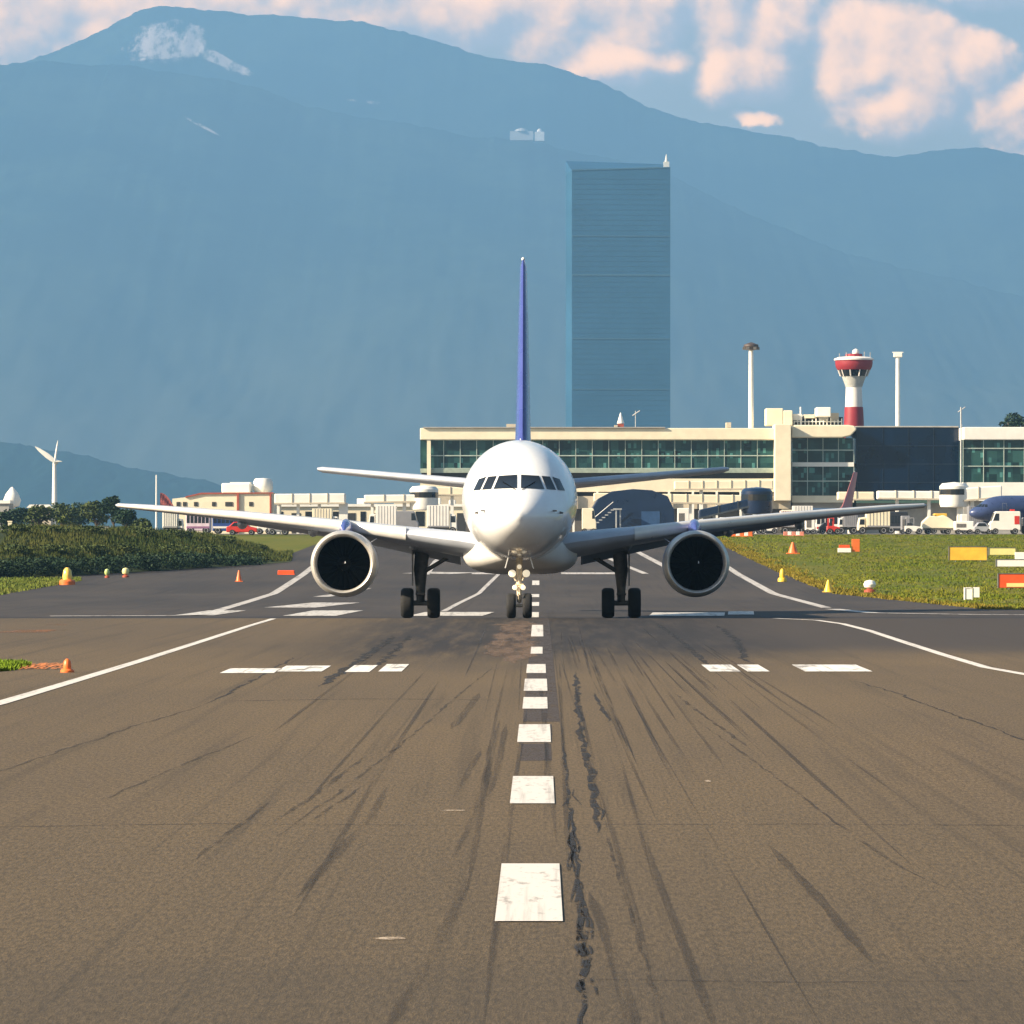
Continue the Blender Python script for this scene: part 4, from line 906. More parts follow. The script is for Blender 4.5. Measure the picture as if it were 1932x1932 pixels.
# hilltop buildings on the mountain
for (px, py, w_, label) in ((1018, 254, 9, 'brightest white hilltop building, above and left of the glass tower'), (984, 253, 22, 'wide pale hilltop building left of the brightest one')):
    y = 16200; x, z = (px - VX) * y / F, H + (VY - py) * y / F; s_ = y / F
    r = thing('hilltop_building', label, 'building', (x, y, z - 12 * s_), group='white buildings on the ridge')
    bm = mat('hill_white' if w_ < 15 else 'hill_pale', (.9, .9, .9) if w_ < 15 else (.55, .55, .56), .6)
    MB().box(-w_ * s_, w_ * s_, -12, 40, 0, 17 * s_).build('wall', bm, r); MB().lathe([(w_ * s_ * .6, 17 * s_), (w_ * s_ * .5, 21 * s_), (2, 24 * s_)], (0, 6, 0), 'z', 12).build('roof', bm, r)

# wind turbine
yw = 900.0; x = TX(103, yw); s_ = yw / F
r = thing('wind_turbine', 'white wind turbine standing beyond the trees at the far left', 'wind turbine', (x, yw, 3.6))
MB().tube([(0, 0, 0), (0, 0, TZ(872, yw) - 3.6)], [.75, .42], 14).build('mast', M_WHITEB, r, smooth=True)
hub = Vector((.3, -1.2, TZ(871, yw) - 3.6)); MB().lathe([(.1, -1.0), (.5, -.7), (.6, 1.4), (.2, 1.8)], tuple(hub), 'y', 12).build('nacelle', M_WHITEB, r, smooth=True)
for ax, az, ln, wd in ((-37, 28, 0, 1.15), (6, 40, 0, .5), (14, 0, 0, .4)):
    d = Vector((ax * s_, 0, az * s_)); n_ = Vector((-d.z, 0, d.x)).normalized()
    bl = MB(); bl.loft([[tuple(hub + d * u + n_ * (wd * c_) * a_ + Vector((0, -.9 + .12 * bb, 0))) for a_, bb in ((-.5, 0), (0, -1), (.5, 0), (0, 1))] for u, c_ in ((0, .5), (.15, .9), (.4, 1.0), (.8, .6), (1, .15))]); bl.build('blade', M_WHITEB, r, smooth=True)

# white domes and roofs beyond the trees at the far left
r = thing('radar_dome', 'small white radar dome on a post at the left edge, above the hedge', 'radar dome', (TX(23, 620), 620, 3.6))
MB().lathe([(.05, -1.2), (1.1, -.9), (1.4, 0), (1.0, 1.0), (.3, 1.9), (.05, 2.1)], (0, 0, TZ(944, 620) - 3.6), 'z', 16).build('dome', M_WHITEB, r, smooth=True); MB().tube([(0, 0, 0), (0, 0, TZ(950, 620) - 3.6)], .35, 10).build('post', M_STEEL, r)
r = thing('storage_shed', 'low white-roofed shed left of the wind turbine mast', 'shed', (TX(75, 640), 640, 3.6))
MB().box(-1.8, 1.8, 0, 5, 0, TZ(958, 640) - 3.6).build('wall', M_BEIGE, r); MB().prism([(-2.1, TZ(958, 640) - 3.6 + .01), (2.1, TZ(958, 640) - 3.6 + .01), (1.6, TZ(952, 640) - 3.6), (-1.6, TZ(952, 640) - 3.6)], -.3, 5.3).build('roof', M_WHITEB, r)
r = thing('storage_shed', 'white-fronted shed cut by the left frame edge', 'shed', (TX(2, 600), 600, 3.6))
MB().box(-1.5, 1.2, 0, 5, 0, TZ(950, 600) - 3.6).build('wall', M_CONC, r); MB().box(-1.7, 1.4, -.3, 5.3, TZ(950, 600) - 3.6 + .01, TZ(944, 600) - 3.6).build('roof', M_WHITEB, r)

# ---------------------------------------------------------------- vegetation
def leaf_mat(name, c1, c2):
    m, t, b, co, o = nodes_for(name)
    n = t.noise(co, 2.2, 3, 0.6); n2 = t.noise(co, 9, 2, 0.6)
    c = t.mix(t.ss(n, 0.35, 0.65), c1, c2); c = t.mix(t.ss(n2, 0.55, 0.8, 0, .6), c, tuple(min(1, x * 1.8) for x in c2))
    t.put(b.inputs['Base Color'], c); b.inputs['Roughness'].default_value = 0.7; b.inputs['Specular IOR Level'].default_value = 0.2
    return m
M_LEAFD = leaf_mat('dark_leaf', (0.012, 0.028, 0.014), (0.022, 0.048, 0.018))
M_LEAFM = leaf_mat('green_leaf', (0.03, 0.05, 0.012), (0.07, 0.09, 0.022))
M_LEAFY = leaf_mat('yellow_leaf', (0.08, 0.11, 0.02), (0.15, 0.17, 0.03))
M_BARK = mat('bark', (0.07, 0.05, 0.035), 0.9, 0, .3, 4)
def leaves(b, blobs, n, size, rng):
    tot = sum(bl[3] * bl[4] * bl[5] for bl in blobs)
    for (cx, cy, cz, rx, ry, rz) in blobs:
        for _ in range(max(6, int(n * rx * ry * rz / tot))):
            while True:
                v = Vector((rng.uniform(-1, 1), rng.uniform(-1, 1), rng.uniform(-1, 1)))
                if .25 < v.length < 1: break
            v = v.normalized() * (v.length ** 0.4) * rng.uniform(.8, 1.08)
            p = Vector((cx + v.x * rx, cy + v.y * ry, cz + v.z * rz)); s = size * rng.uniform(.6, 1.4)
            a = Vector((rng.uniform(-1, 1), rng.uniform(-1, 1), rng.uniform(-.6, .6))).normalized(); c = a.cross(Vector((rng.uniform(-1, 1), rng.uniform(-1, 1), rng.uniform(-1, 1)))).normalized()
            b.add([p - a * s, p - c * s * .5, p + a * s, p + c * s * .5], [(0, 1, 2, 3)])
def tree(name, label, loc, h, r, seed, m, cat='tree', group=None, trunk_h=.45, n=1400, size=.22, squash=.8, multi=7):
    rng = random.Random(seed); root = thing(name, label, cat, loc, 0, group); blobs = []; tk = MB()
    top = h * trunk_h; tk.tube([(0, 0, -.3), (.05 * h * rng.uniform(-.5, .5), 0, top * .6), (.05 * h * rng.uniform(-1, 1), 0, top * 1.25)], [.045 * h, .032 * h, .015 * h], 8)
    for k in range(multi):
        a = 2 * math.pi * k / multi + rng.uniform(-.4, .4); rr = r * rng.uniform(.25, .62); z = top + (h - top) * rng.uniform(.15, .78)
        c = (rr * math.cos(a), rr * math.sin(a), z); s = r * rng.uniform(.34, .55); blobs.append((*c, s, s, s * squash))
        tk.tube([(0, 0, top * .8), (c[0] * .5, c[1] * .5, (top + z) / 2), c], [.018 * h, .012 * h, .006 * h], 6)
    blobs.append((0, 0, h - r * .35, r * .5, r * .5, r * .4))
    tk.build('trunk', M_BARK, root); b = MB(); leaves(b, blobs, n, size, rng); b.build('crown', m, root, fix=False)
    return root
# bank of shrubs at the left
_FT = [(-160, 1096), (0, 1092), (160, 1086), (330, 1076), (530, 1063), (560, 1060)]
_GF = [(px, G(px, interp(_FT, px)).y) for px in range(-170, 571, 5)]
bank = MB(); rows = []
for j, u in enumerate((0, .12, .3, .55, .8, 1.0)):
    row = []
    for i in range(40):
        px = -160 + (548 + 160) * i / 39; foot = interp([(-160, 1096), (0, 1092), (160, 1086), (330, 1076), (530, 1063), (560, 1060)], px)
        g0 = G(px, foot); topz = interp([(-160, 3.9), (200, 3.7), (380, 3.2), (480, 2.2), (548, 1.0)], px)
        y = g0.y + u * 34; x = (px - VX) * g0.y / F - u * 2
        zz = gz(y) + .06 + max(0, topz - gz(g0.y + 34)) * (1 - (1 - u) ** 1.8) * (1 if u < 1 else .9) + noise.noise(Vector((x * .3, y * .2, 0))) * .35 * u
        row.append((x, y, zz))
    rows.append(row)
bank.loft(rows + [[(x, y + 3, gz(y) - 1.2) for x, y, z in rows[-1]]], cap=False, closed=False)
plain(bank.build('embankment', grass_mat('bank_grass', [(0.022, 0.035, 0.012), (0.045, 0.055, 0.018), (0.06, 0.065, 0.02)]), smooth=True, fix=False))
rng = random.Random(11)
places = ['at the left edge', 'beside the orange edge light', 'below the striped board', 'right of the yellow lamps', 'under the left wingtip', 'below the parked vans', 'at the right end of the bank']
def bank_pt(px, u):
    foot = interp([(-160, 1096), (0, 1092), (160, 1086), (330, 1076), (530, 1063), (560, 1060)], px); gy0 = interp(_GF, px); g0 = Vector(((px - VX) * gy0 / F, gy0, gz(gy0)))
    topz = interp([(-160, 3.9), (200, 3.7), (380, 3.2), (480, 2.2), (548, 1.0)], px); y = g0.y + u * 34
    return Vector(((px - VX) * g0.y / F - u * 2, y, gz(y) + max(0, topz - gz(g0.y + 34)) * (1 - (1 - u) ** 1.8)))
k = 0
for row, (u, hh, m, n, desc) in enumerate(((.03, 1.35, M_LEAFD, 17, 'dark shrub in the lower row of the left bank'), (.32, .8, M_LEAFM, 8, 'mid green shrub halfway up the left bank'), (.75, .7, M_LEAFM, 7, 'low green shrub along the top of the left bank'))):
    for i in range(n):
        px = -30 + (545 - 30) * (i + .5 * (row % 2)) / (n - 1) + rng.uniform(-8, 8)
        if row == 0 and px > 520: continue
        p = bank_pt(px, u); sh = interp([(-30, 1.0), (350, .95), (470, .62), (545, .36)], px)
        blobs = [(rng.uniform(-.9, .9), rng.uniform(-.5, .8), hh * sh * rng.uniform(.3, .55), rng.uniform(.7, 1.15), .9, hh * sh * rng.uniform(.4, .6)) for _ in range(5)]
        b = MB(); leaves(b, blobs, 900, .105, rng); o = b.build('shrub', m, None, fix=False); o.location = p
        tag(o, desc, 'shrub', desc.replace('shrub', 'shrubs')); k += 1
sp = []
while len(sp) < 14000:
    px = rng.uniform(-30, 548); u = rng.uniform(.12, 1); q = bank_pt(px, u); sp.append((q.x, q.y, q.z + .02, rng.uniform(.15, .45)))
BANKSP = sp
# trees behind the bank
tr = [(6, 968, 6.0, 2.6, 500, M_LEAFD, 'dark tree at the left frame edge behind the hedge'), (40, 958, 4.6, 2.3, 505, M_LEAFD, 'dark tree beneath the small white dome'), (75, 955, 4.4, 2.4, 495, M_LEAFM, 'rounded green tree left of the wind turbine mast'),
      (118, 950, 4.6, 2.6, 500, M_LEAFM, 'broad green tree right of the wind turbine mast'), (150, 948, 4.8, 2.4, 515, M_LEAFD, 'dense green tree between the turbine and the dark-topped tree'), (182, 946, 5.0, 2.3, 490, M_LEAFM, 'green tree just left of the dark-topped tree'),
      (214, 936, 5.8, 1.5, 480, M_LEAFD, 'dark-topped tree rising above the hedge beside the left wingtip'), (236, 962, 4.0, 1.8, 475, M_LEAFD, 'low dark tree right of the dark-topped tree'), (262, 984, 2.9, 1.8, 440, M_LEAFM, 'low green tree under the left wingtip')]
for i, (px, pt, h_, r_, y, m, lb) in enumerate(tr):
    zt = TZ(pt, y); g0 = gz(y); tree('broadleaf_tree', lb, (TX(px, y), y, g0), max(zt - g0, 1.8), r_, 40 + i, m, group=None, trunk_h=.3, n=1300, size=.2)
tree('palm_tree', 'small yellow-green palm in front of the trees at the left', (TX(116, 470), 470, gz(470)), TZ(975, 470) - gz(470), .7, 90, M_LEAFY, trunk_h=.5, n=260, size=.22, multi=4)
tree('broadleaf_tree', 'dark tree top showing above the terminal roof at the right edge', (TX(1912, 720), 720, 3.6), TZ(780, 720) - 3.6, 3.4, 91, M_LEAFD, trunk_h=.75, n=1500, size=.28, squash=.5)

# grass
def tufts(name, spots, mats, label):
    b = MB()
    for (x, y, z, h_) in spots:
        for _ in range(3):
            a = random.uniform(0, math.pi); w_ = .035 + .03 * random.random(); dx, dy = math.cos(a) * w_, math.sin(a) * w_; lx, ly = random.uniform(-.1, .1), random.uniform(-.1, .1)
            ox, oy = random.uniform(-.12, .12), random.uniform(-.12, .12)
            b.add([(x + ox - dx, y + oy - dy, z - .02), (x + ox + dx, y + oy + dy, z - .02), (x + ox + lx, y + oy + ly, z + h_ * random.uniform(.6, 1.2))], [(0, 1, 2)])
    tag(b.build(name, mats, None, fix=False), label, 'grass', kind='stuff')
def blade_mat(name, cols):
    m = grass_mat(name, cols); return m
sp = []
while len(sp) < 34000:
    y = random.uniform(180, 474); x = random.uniform(18, 18 + (1985 - 1290) * y / F + 6)
    if x < right_edge(y) + .3: continue
    if noise.noise(Vector((x * .25, y * .06, 7))) < -.25 and random.random() < .7: continue
    sp.append((x, y, gz(y), random.uniform(.05, .14) * (1 + .6 * noise.noise(Vector((x * .2, y * .05, 1))))))
tufts('grass', sp, blade_mat('meadow_blade', [(0.10, 0.135, 0.007), (0.14, 0.15, 0.012), (0.20, 0.16, 0.022)]), 'rough green and straw coloured grass right of the taxiway')
tufts('grass', BANKSP, blade_mat('bank_blade', [(0.035, 0.055, 0.012), (0.075, 0.085, 0.02), (0.11, 0.10, 0.03)]), 'tall dark green grass covering the bank left of the taxiway')
sp = []
while len(sp) < 5200:
    y = random.uniform(186, 440); q = abs(random.gauss(0, .9)); x = right_edge(y) - .15 + q
    if noise.noise(Vector((x * .4, y * .05, 3))) > -.05 or random.random() < .25: sp.append((x, y, gz(y) + .02, random.uniform(.06, .2)))
tufts('grass', sp, blade_mat('straw_blade', [(0.16, 0.13, 0.015), (0.20, 0.15, 0.02), (0.11, 0.12, 0.012)]), 'yellowish straw grass fringe along the right edge of the taxiway')
sp = []
while len(sp) < 3500:
    px = random.uniform(-20, 150); py = random.uniform(1092, 1124 - px * .18)
    g0 = G(px, py); sp.append((g0.x, g0.y, g0.z + .03, random.uniform(.08, .2)))
tufts('grass', sp, MATS.get('x') or blade_mat('verge_blade', [(0.10, 0.14, 0.02), (0.15, 0.17, 0.03), (0.2, 0.18, 0.05)]), 'light green grass verge below the left hedge')
isl = MB(); n = 22; vs = []
gc = G(-14, 1263)
for k in range(n):
    a = 2 * math.pi * k / n; rr = 1 + .12 * math.sin(3 * a) + .08 * math.sin(7 * a)
    vs.append((gc.x + .75 * rr * math.cos(a) - .1, gc.y + 3.4 * rr * math.sin(a), gz(gc.y) + .036))
isl.add(vs, [tuple(range(n))]); plain(isl.build('soil_patch', grass_mat('soil', [(0.05, .04, .02), (.07, .05, .025), (.08, .07, .02)]), fix=False))
sp = []
for _ in range(2600):
    a = random.uniform(0, 2 * math.pi); r = math.sqrt(random.random()); sp.append((gc.x + .66 * r * math.cos(a), gc.y + 3.0 * r * math.sin(a), .036, random.uniform(.05, .14)))
tufts('grass', sp, blade_mat('island_blade', [(0.12, 0.19, 0.01), (0.16, 0.22, 0.02), (0.10, 0.16, 0.015)]), 'bright green grass tuft on the pavement at the left frame edge')
lv = MB()
for _ in range(160):
    g0 = G(random.uniform(38, 125), random.uniform(1256, 1266)); s = .04 + .05 * random.random()
    lv.add([(g0.x - s, g0.y, g0.z + .04), (g0.x, g0.y - s, g0.z + .045), (g0.x + s, g0.y, g0.z + .04 + s * .7), (g0.x, g0.y + s, g0.z + .05)], [(0, 1, 2, 3)])
tag(lv.build('dry_leaves', mat('dry_leaf', (.30, .10, .03), .8, 0, .4, 6), fix=False), 'scatter of dry rust-brown leaves beside the bright grass tuft', 'leaf litter', kind='stuff')

# ---------------------------------------------------------------- markers, lights, signs
M_ORANGE = mat('marker_orange', (.75, .16, .03), .45, 0, .08, 3); M_YEL = mat('marker_yellow', (.80, .52, .04), .45, 0, .08, 3); M_WH = mat('marker_white', (.85, .82, .78), .5, 0, .05, 3)
M_SIGNY = mat('sign_yellow', (.85, .50, .05), .45, 0, .15, .8); M_SIGNL = mat('sign_lemon', (.80, .72, .28), .5, 0, .1, .8); M_SIGNR = mat('sign_red', (.78, .10, .02), .45, 0, .15, 1)
def marker(label, px, pb, pt, wpx, m, kind='light', top_m=None):
    g0 = G(px, pb); s_ = g0.y / F; h_ = (pb - pt) * s_; w_ = wpx * s_ / 2
    if kind == 'light':
        r = thing('edge_light', label, 'edge light', g0)
        MB().lathe([(w_, 0), (w_, h_ * .22), (w_ * .8, h_ * .32), (.04, h_ * .33)], (0, 0, 0), 'z', 18).build('base', m, r, smooth=True)
        MB().lathe([(w_ * .55, h_ * .3), (w_ * .6, h_ * .5), (w_ * .5, h_ * .85), (w_ * .2, h_), (.01, h_ * 1.01)], (0, 0, 0), 'z', 16).build('lens', top_m or M_LAMP, r, smooth=True)
    elif kind == 'cone':
        r = thing('traffic_cone', label, 'cone', g0)
        MB().box(-w_, w_, -w_, w_, 0, h_ * .08).build('base', m, r); MB().lathe([(w_ * .8, h_ * .08), (w_ * .18, h_), (.01, h_)], (0, 0, 0), 'z', 16).build('cone_body', m, r, smooth=True)
        MB().lathe([(w_ * .56, h_ * .42), (w_ * .42, h_ * .64)], (0, 0, 0), 'z', 16).build('reflective_band', top_m or M_WH, r)
    elif kind == 'globe':
        r = thing('edge_light', label, 'edge light', g0)
        MB().lathe([(w_ * .9, 0), (w_ * .9, h_ * .2), (w_ * .3, h_ * .3), (.02, h_ * .3)], (0, 0, 0), 'z', 16).build('base', M_RUST, r)
        MB().lathe([(w_ * .3, h_ * .28), (w_ * .85, h_ * .42), (w_, h_ * .65), (w_ * .75, h_ * .9), (.02, h_)], (0, 0, 0), 'z', 18).build('lens', m, r, smooth=True)
    return r
marker('orange edge light with a yellow lens, in front of the left shrubs', 127, 1104, 1071, 30, M_ORANGE, 'light', mat('amber_lens', (.95, .62, .12), .3))
marker('small orange cone left of the left engine', 451, 1098, 1076, 15, M_ORANGE, 'cone')
marker('orange edge light on the pavement beside the dry leaves', 127, 1271, 1243, 26, M_ORANGE, 'light', M_ORANGE)
marker('larger yellow lamp at the foot of the left hedge', 237, 1090, 1071, 14, mat('pale_lamp', (.75, .68, .3), .4), 'globe')
marker('smaller greenish lamp at the foot of the left hedge', 202, 1091, 1073, 10, mat('green_lamp', (.45, .55, .2), .4), 'globe')
marker('white domed edge light with rusty base in the right grass', 1641, 1118, 1094, 24, M_WH, 'globe')
marker('yellow cone nearer to the white domed light', 1563, 1118, 1094, 22, M_YEL, 'cone', M_YEL)
marker('yellow marker nearer to the right engine', 1476, 1098, 1073, 17, M_YEL, 'light', M_YEL)
marker('orange cone at the apron edge, left of the striped barrier', 1496, 1045, 1023, 24, M_ORANGE, 'cone')
def board(label, px0, px1, pt, pb, m, legs=2, frame=None, gpy=None, name='airfield_sign', th=.25):
    g0 = G((px0 + px1) / 2, gpy or pb + 3); s_ = g0.y / F; w_ = (px1 - px0) * s_; h_ = (pb - pt) * s_; z0 = (g0.z and 0) + max(.08, H - (pb - VY) * s_ - g0.z)
    r = thing(name, label, 'sign', g0)
    p = MB().box(-w_ / 2, w_ / 2, 0, th, z0, z0 + h_).build('panel', m, r, bevel=.02)
    fr = MB(); fr.box(-w_ / 2 - .04, w_ / 2 + .04, -.03, th + .03, z0 + h_ + .003, z0 + h_ + .05); fr.box(-w_ / 2 - .05, -w_ / 2 - .003, -.03, th + .03, z0 - .02, z0 + h_ + .05); fr.box(w_ / 2 + .003, w_ / 2 + .05, -.03, th + .03, z0 - .02, z0 + h_ + .05)
    fr.build('frame', frame or M_GEAR, r)
    for k in range(legs):
        x = -w_ / 2 + w_ * (k + .5) / legs; MB().box(x - .04, x + .04, th * .3, th * .6, -.1, z0 - .003).build('leg', M_STEEL, r)
    return r, w_, h_, z0
r, w_, h_, z0 = board('large amber yellow board in the grass at the right', 1791, 1862, 1032, 1057, M_SIGNY, 3)
board('long pale lemon board behind the amber one, at the right edge', 1866, 1916, 1034, 1047, M_SIGNL, 2)
r, w_, h_, z0 = board('white angular board below the lemon board at the right edge', 1880, 1975, 1056, 1069, M_WH, 2); MB().box(-w_ / 2 + w_ * .38, w_ / 2, .27, .5, z0 + h_ * .6, z0 + h_ * 2.1).build('raised_panel', M_WH, r)
r, w_, h_, z0 = board('red board with a yellow strip, at the right edge', 1884, 1960, 1083, 1109, M_SIGNR, 2); MB().box(-w_ / 2 + w_ * .2, w_ / 2 - .05, -.02, -.003, z0 + .06, z0 + h_ * .34).build('yellow_strip', M_SIGNL, r)
r, w_, h_, z0 = board('pair of small white marker plates low in the right grass', 1821, 1833, 1110, 1131, M_WH, 1, M_WH); MB().box(w_ / 2 + .10, w_ * 1.75, 0, .1, z0 + .12, z0 + h_ * 1.1).build('second_panel', M_WH, r)
r, w_, h_, z0 = board('low board half amber, half white, on the left hedge', 97, 190, 1000, 1016, M_WH, 3, gpy=None); MB().box(-w_ / 2 - .02, -w_ / 2 + w_ * .3, -.05, -.003, z0, z0 + h_).build('amber_end', M_SIGNY, r)
p = bank_pt(140, .9); r.location = (TX(143, p.y), p.y, p.z)
r.location.z = TZ(1019, p.y)
r = thing('fence_post', 'short cream post in the hedge at the left edge', 'post', (TX(19, 340), 340, gz(340))); MB().box(-.16, .16, -.16, .16, 0, TZ(985, 340) - gz(340)).build('post', M_CREAM, r); MB().box(-.2, .2, -.2, .2, TZ(985, 340) - gz(340) + .002, TZ(985, 340) - gz(340) + .1).build('cap', M_CREAM, r)
r = thing('leaning_marker', 'thin white marker pole leaning in the top of the left hedge', 'marker', (TX(320, 335), 335, gz(335) + 2.2)); MB().tube([(.25, 0, -.8), (-.18, 0, TZ(1024, 335) - gz(335) - 2.2)], [.07, .12], 8).build('pole', M_WH, r); MB().tube([(-.1, 0, TZ(1026, 335) - gz(335) - 2.2), (-.25, 0, TZ(1021, 335) - gz(335) - 2.2)], .15, 8).build('tip', M_WH, r)
def barrier(label, px0, px1, pt, pb, y, m1, m2):
    x0, x1 = TX(px0, y), TX(px1, y); z0 = gz(y); w_ = x1 - x0; r = thing('barrier', label, 'barrier', ((x0 + x1) / 2, y, z0)); h_ = TZ(pt, y) - z0; n = 5 if m1 is not m2 else 1
    for i in range(n): MB().prism([(-w_ / 2 + w_ * i / n + .01, .05), (-w_ / 2 + w_ * (i + 1) / n - .01, .05), (-w_ / 2 + w_ * (i + 1) / n - .01, h_), (-w_ / 2 + w_ * i / n + .01, h_)], -.22, .22).build('segment', m1 if i % 2 == 0 else m2, r, bevel=.05)
    MB().box(-w_ / 2, w_ / 2, -.3, .3, 0, .12).build('foot', m1, r)
barrier('low salmon and white barrier at the apron edge behind the cones', 1478, 1517, 1003, 1016, 462, mat('salmon', (.60, .22, .16), .5), M_WH)
barrier('orange and white barrier beside the right engine', 1380, 1420, 1000, 1016, 455, M_ORANGE, M_WH)
barrier('low red barrier lying at the end of the left pavement', 524, 556, 1076, 1083, G(540, 1085).y, M_SIGNR, M_SIGNR)
g0 = G(1605, 1043); r = thing('warning_stand', 'orange warning stand with a white foot board, below the box lorry', 'warning stand', g0); s_ = g0.y / F
MB().box(.1, .1 + 15 * s_, -.1, .1, .1, 26 * s_).build('orange_panel', M_ORANGE, r, bevel=.02); MB().box(-24 * s_, 0, -.25, .25, .05, 9 * s_).build('foot_board', M_WH, r); MB().box(-22 * s_, -2 * s_, -.2, .2, 9 * s_ + .003, 15 * s_).build('red_stripe', M_SIGNR, r)

# ---------------------------------------------------------------- vehicles
M_VWHITE = mat('vehicle_white', (.80, .77, .72), .35, 0, .04, 1, coat=.4); M_VCREAM = mat('vehicle_cream', (.78, .70, .52), .45, 0, .04, 1); M_VRED = mat('vehicle_red', (.55, .03, .02), .35, 0, .05, 1, coat=.4)
M_VBLUE = mat('vehicle_blue', (.03, .07, .25), .35, 0, .05, 1, coat=.4); M_VGREY = mat('vehicle_grey', (.28, .28, .30), .4, .2, .05, 1); M_VDARK = mat('vehicle_dark', (.02, .022, .03), .4, 0, .05, 1, coat=.3); M_VGLASS = mat('vehicle_glass', (.015, .02, .03), .08, 0, 0, 1, spec=.7)
M_VSILV = mat('vehicle_silver', (.55, .55, .58), .3, .5, .05, 1)
def vwheel(r, x, y, rad):
    o = MB().lathe([(rad * .6, -.12), (rad, -.12), (rad, .12), (rad * .6, .12)], (x, y, rad), 'y', 18).build('wheel', M_TYRE, r, smooth=True)
    MB().lathe([(.03, -.10), (rad * .58, -.125), (rad * .58, .125), (.03, .10)], (x, y, rad), 'y', 14).build('rim', M_VSILV, o)
def vehicle(kind, label, cat, px0, px1, y, m, m2=None, flip=1, rz=0.0, zlift=0.0, hscale=1.0):
    x0, x1 = TX(px0, y), TX(px1, y); L = x1 - x0; z0 = gz(y) + .03
    r = thing(kind, label, cat, ((x0 + x1) / 2, y, z0), rz + (math.pi if flip < 0 else 0)); h = L / 2; w_ = 1.0
    def q(*pts): return [(x * L, z * hscale) for x, z in pts]
    if kind == 'van':
        MB().prism(q((-.5, .35), (.5, .35), (.5, .95), (.44, 1.15), (.33, 1.95), (.28, 2.05), (-.48, 2.05), (-.5, 1.9)), -w_, w_).build('body', m, r, bevel=.08)
        for s in (-1, 1): MB().prism(q((.20, 1.2), (.40, 1.2), (.32, 1.85), (.20, 1.85)), s * w_ * 1.0 - .012, s * w_ + .012).build('side_window', M_VGLASS, r)
        MB().add([(x * L, y_, z * hscale) for x, z, y_ in ((.442, 1.18, -.9), (.442, 1.18, .9), (.342, 1.92, .85), (.342, 1.92, -.85))], [(0, 1, 2, 3)]).build('windscreen', M_VGLASS, r)
        for x in (-.32, .32):
            for s in (-1, 1): vwheel(r, x * L, s * w_ * .93, .36)
        for s in (-1, 1): MB().box(h - .02, h + .04, s * .75 - .14, s * .75 + .14, .62, .82).build('headlight', M_LAMP, r)
    elif kind == 'car':
        MB().prism(q((-.5, .3), (.5, .3), (.5, .75), (.26, .92), (.10, 1.42), (-.26, 1.42), (-.42, .95), (-.5, .9)), -.85, .85).build('body', m, r, bevel=.08)
        for s in (-1, 1): MB().prism(q((-.36, .95), (.20, .95), (.08, 1.34), (-.24, 1.34)), s * .85 - .012, s * .85 + .012).build('side_window', M_VGLASS, r)
        for x in (-.31, .31):
            for s in (-1, 1): vwheel(r, x * L, s * .8, .32)
        for s in (-1, 1): MB().box(h - .02, h + .04, s * .6 - .14, s * .6 + .14, .55, .7).build('headlight', M_LAMP, r)
    elif kind == 'box_truck':
        MB().box(-h, h - .26 * L, -1.15, 1.15, .85, 2.9 * hscale).build('cargo_box', m2 or m, r, bevel=.04)
        rb = MB(); [rb.box(-h + i * (L * .74) / 7 - .03, -h + i * (L * .74) / 7 + .03, s * 1.15 - .025, s * 1.15 + .025, .9, 2.86 * hscale) for i in range(1, 7) for s in (-1, 1)]; rb.box(-h + .1, h - .28 * L, -1.18, 1.18, .88, 1.05); rb.build('body_rib', M_VGREY, r)
        c = MB().prism(q((.27, .45), (.5, .45), (.5, 1.1), (.455, 1.95), (.27, 2.05)), -1.0, 1.0).build('cab', m, r, bevel=.06)
        for s in (-1, 1): MB().prism(q((.30, 1.15), (.46, 1.15), (.44, 1.8), (.30, 1.8)), s - .012, s + .012).build('cab_window', M_VGLASS, c)
        MB().box(-h, h - .25 * L, -.5, .5, .5, .84).build('chassis', M_GEAR, r)
        for x in (-.3, .36):
            for s in (-1, 1): vwheel(r, x * L, s * .95, .45)
        for s in (-1, 1): MB().box(h - .02, h + .04, s * .7 - .14, s * .7 + .14, .62, .82).build('headlight', M_LAMP, r)
    elif kind == 'bus':
        MB().prism(q((-.5, .35), (.5, .35), (.5, 2.3), (.48, 2.85), (-.5, 2.85)), -1.25, 1.25).build('body', m, r, bevel=.1)
        for s in (-1, 1):
            for i in range(6): MB().box((-.46 + i * .155) * L, (-.335 + i * .155) * L, s * 1.25 - .012, s * 1.25 + .012, 1.35 * hscale, 2.35 * hscale).build('side_window', M_VGLASS, r)
        for x in (-.3, .33):
            for s in (-1, 1): vwheel(r, x * L, s * 1.15, .46)
        MB().box(-h + .1, h - .1, -1.28, 1.28, .7, .95).build('stripe', m2 or M_VRED, r)
    elif kind == 'tug':
        MB().prism(q((-.5, .3), (.5, .3), (.5, .85), (.05, 1.0), (-.5, 1.0)), -.85, .85).build('body', m, r, bevel=.06)
        cab = MB(); cab.prism(q((-.42, 1.9), (.04, 1.9), (.0, 2.02), (-.40, 2.02)), -.85, .85)
        for x in (-.40, .0):
            for s in (-.8, .8): cab.box(x * L - .05, x * L + .05, s - .05, s + .05, 1.0 * hscale, 1.9 * hscale)
        cab.build('cab_frame', m2 or m, r); MB().box(-.34 * L, -.08 * L, -.4, .4, 1.01, 1.35).build('seat', M_VDARK, r)
        for x in (-.3, .3):
            for s in (-1, 1): vwheel(r, x * L, s * .8, .36)
    elif kind == 'covered_trailer':
        n = 10; pl = [(.5 * math.cos(math.pi * i / n) * L, (.7 + (1.55 + .12 * math.sin(i * 2.1)) * math.sin(math.pi * i / n) ** .6) * hscale) for i in range(n + 1)]
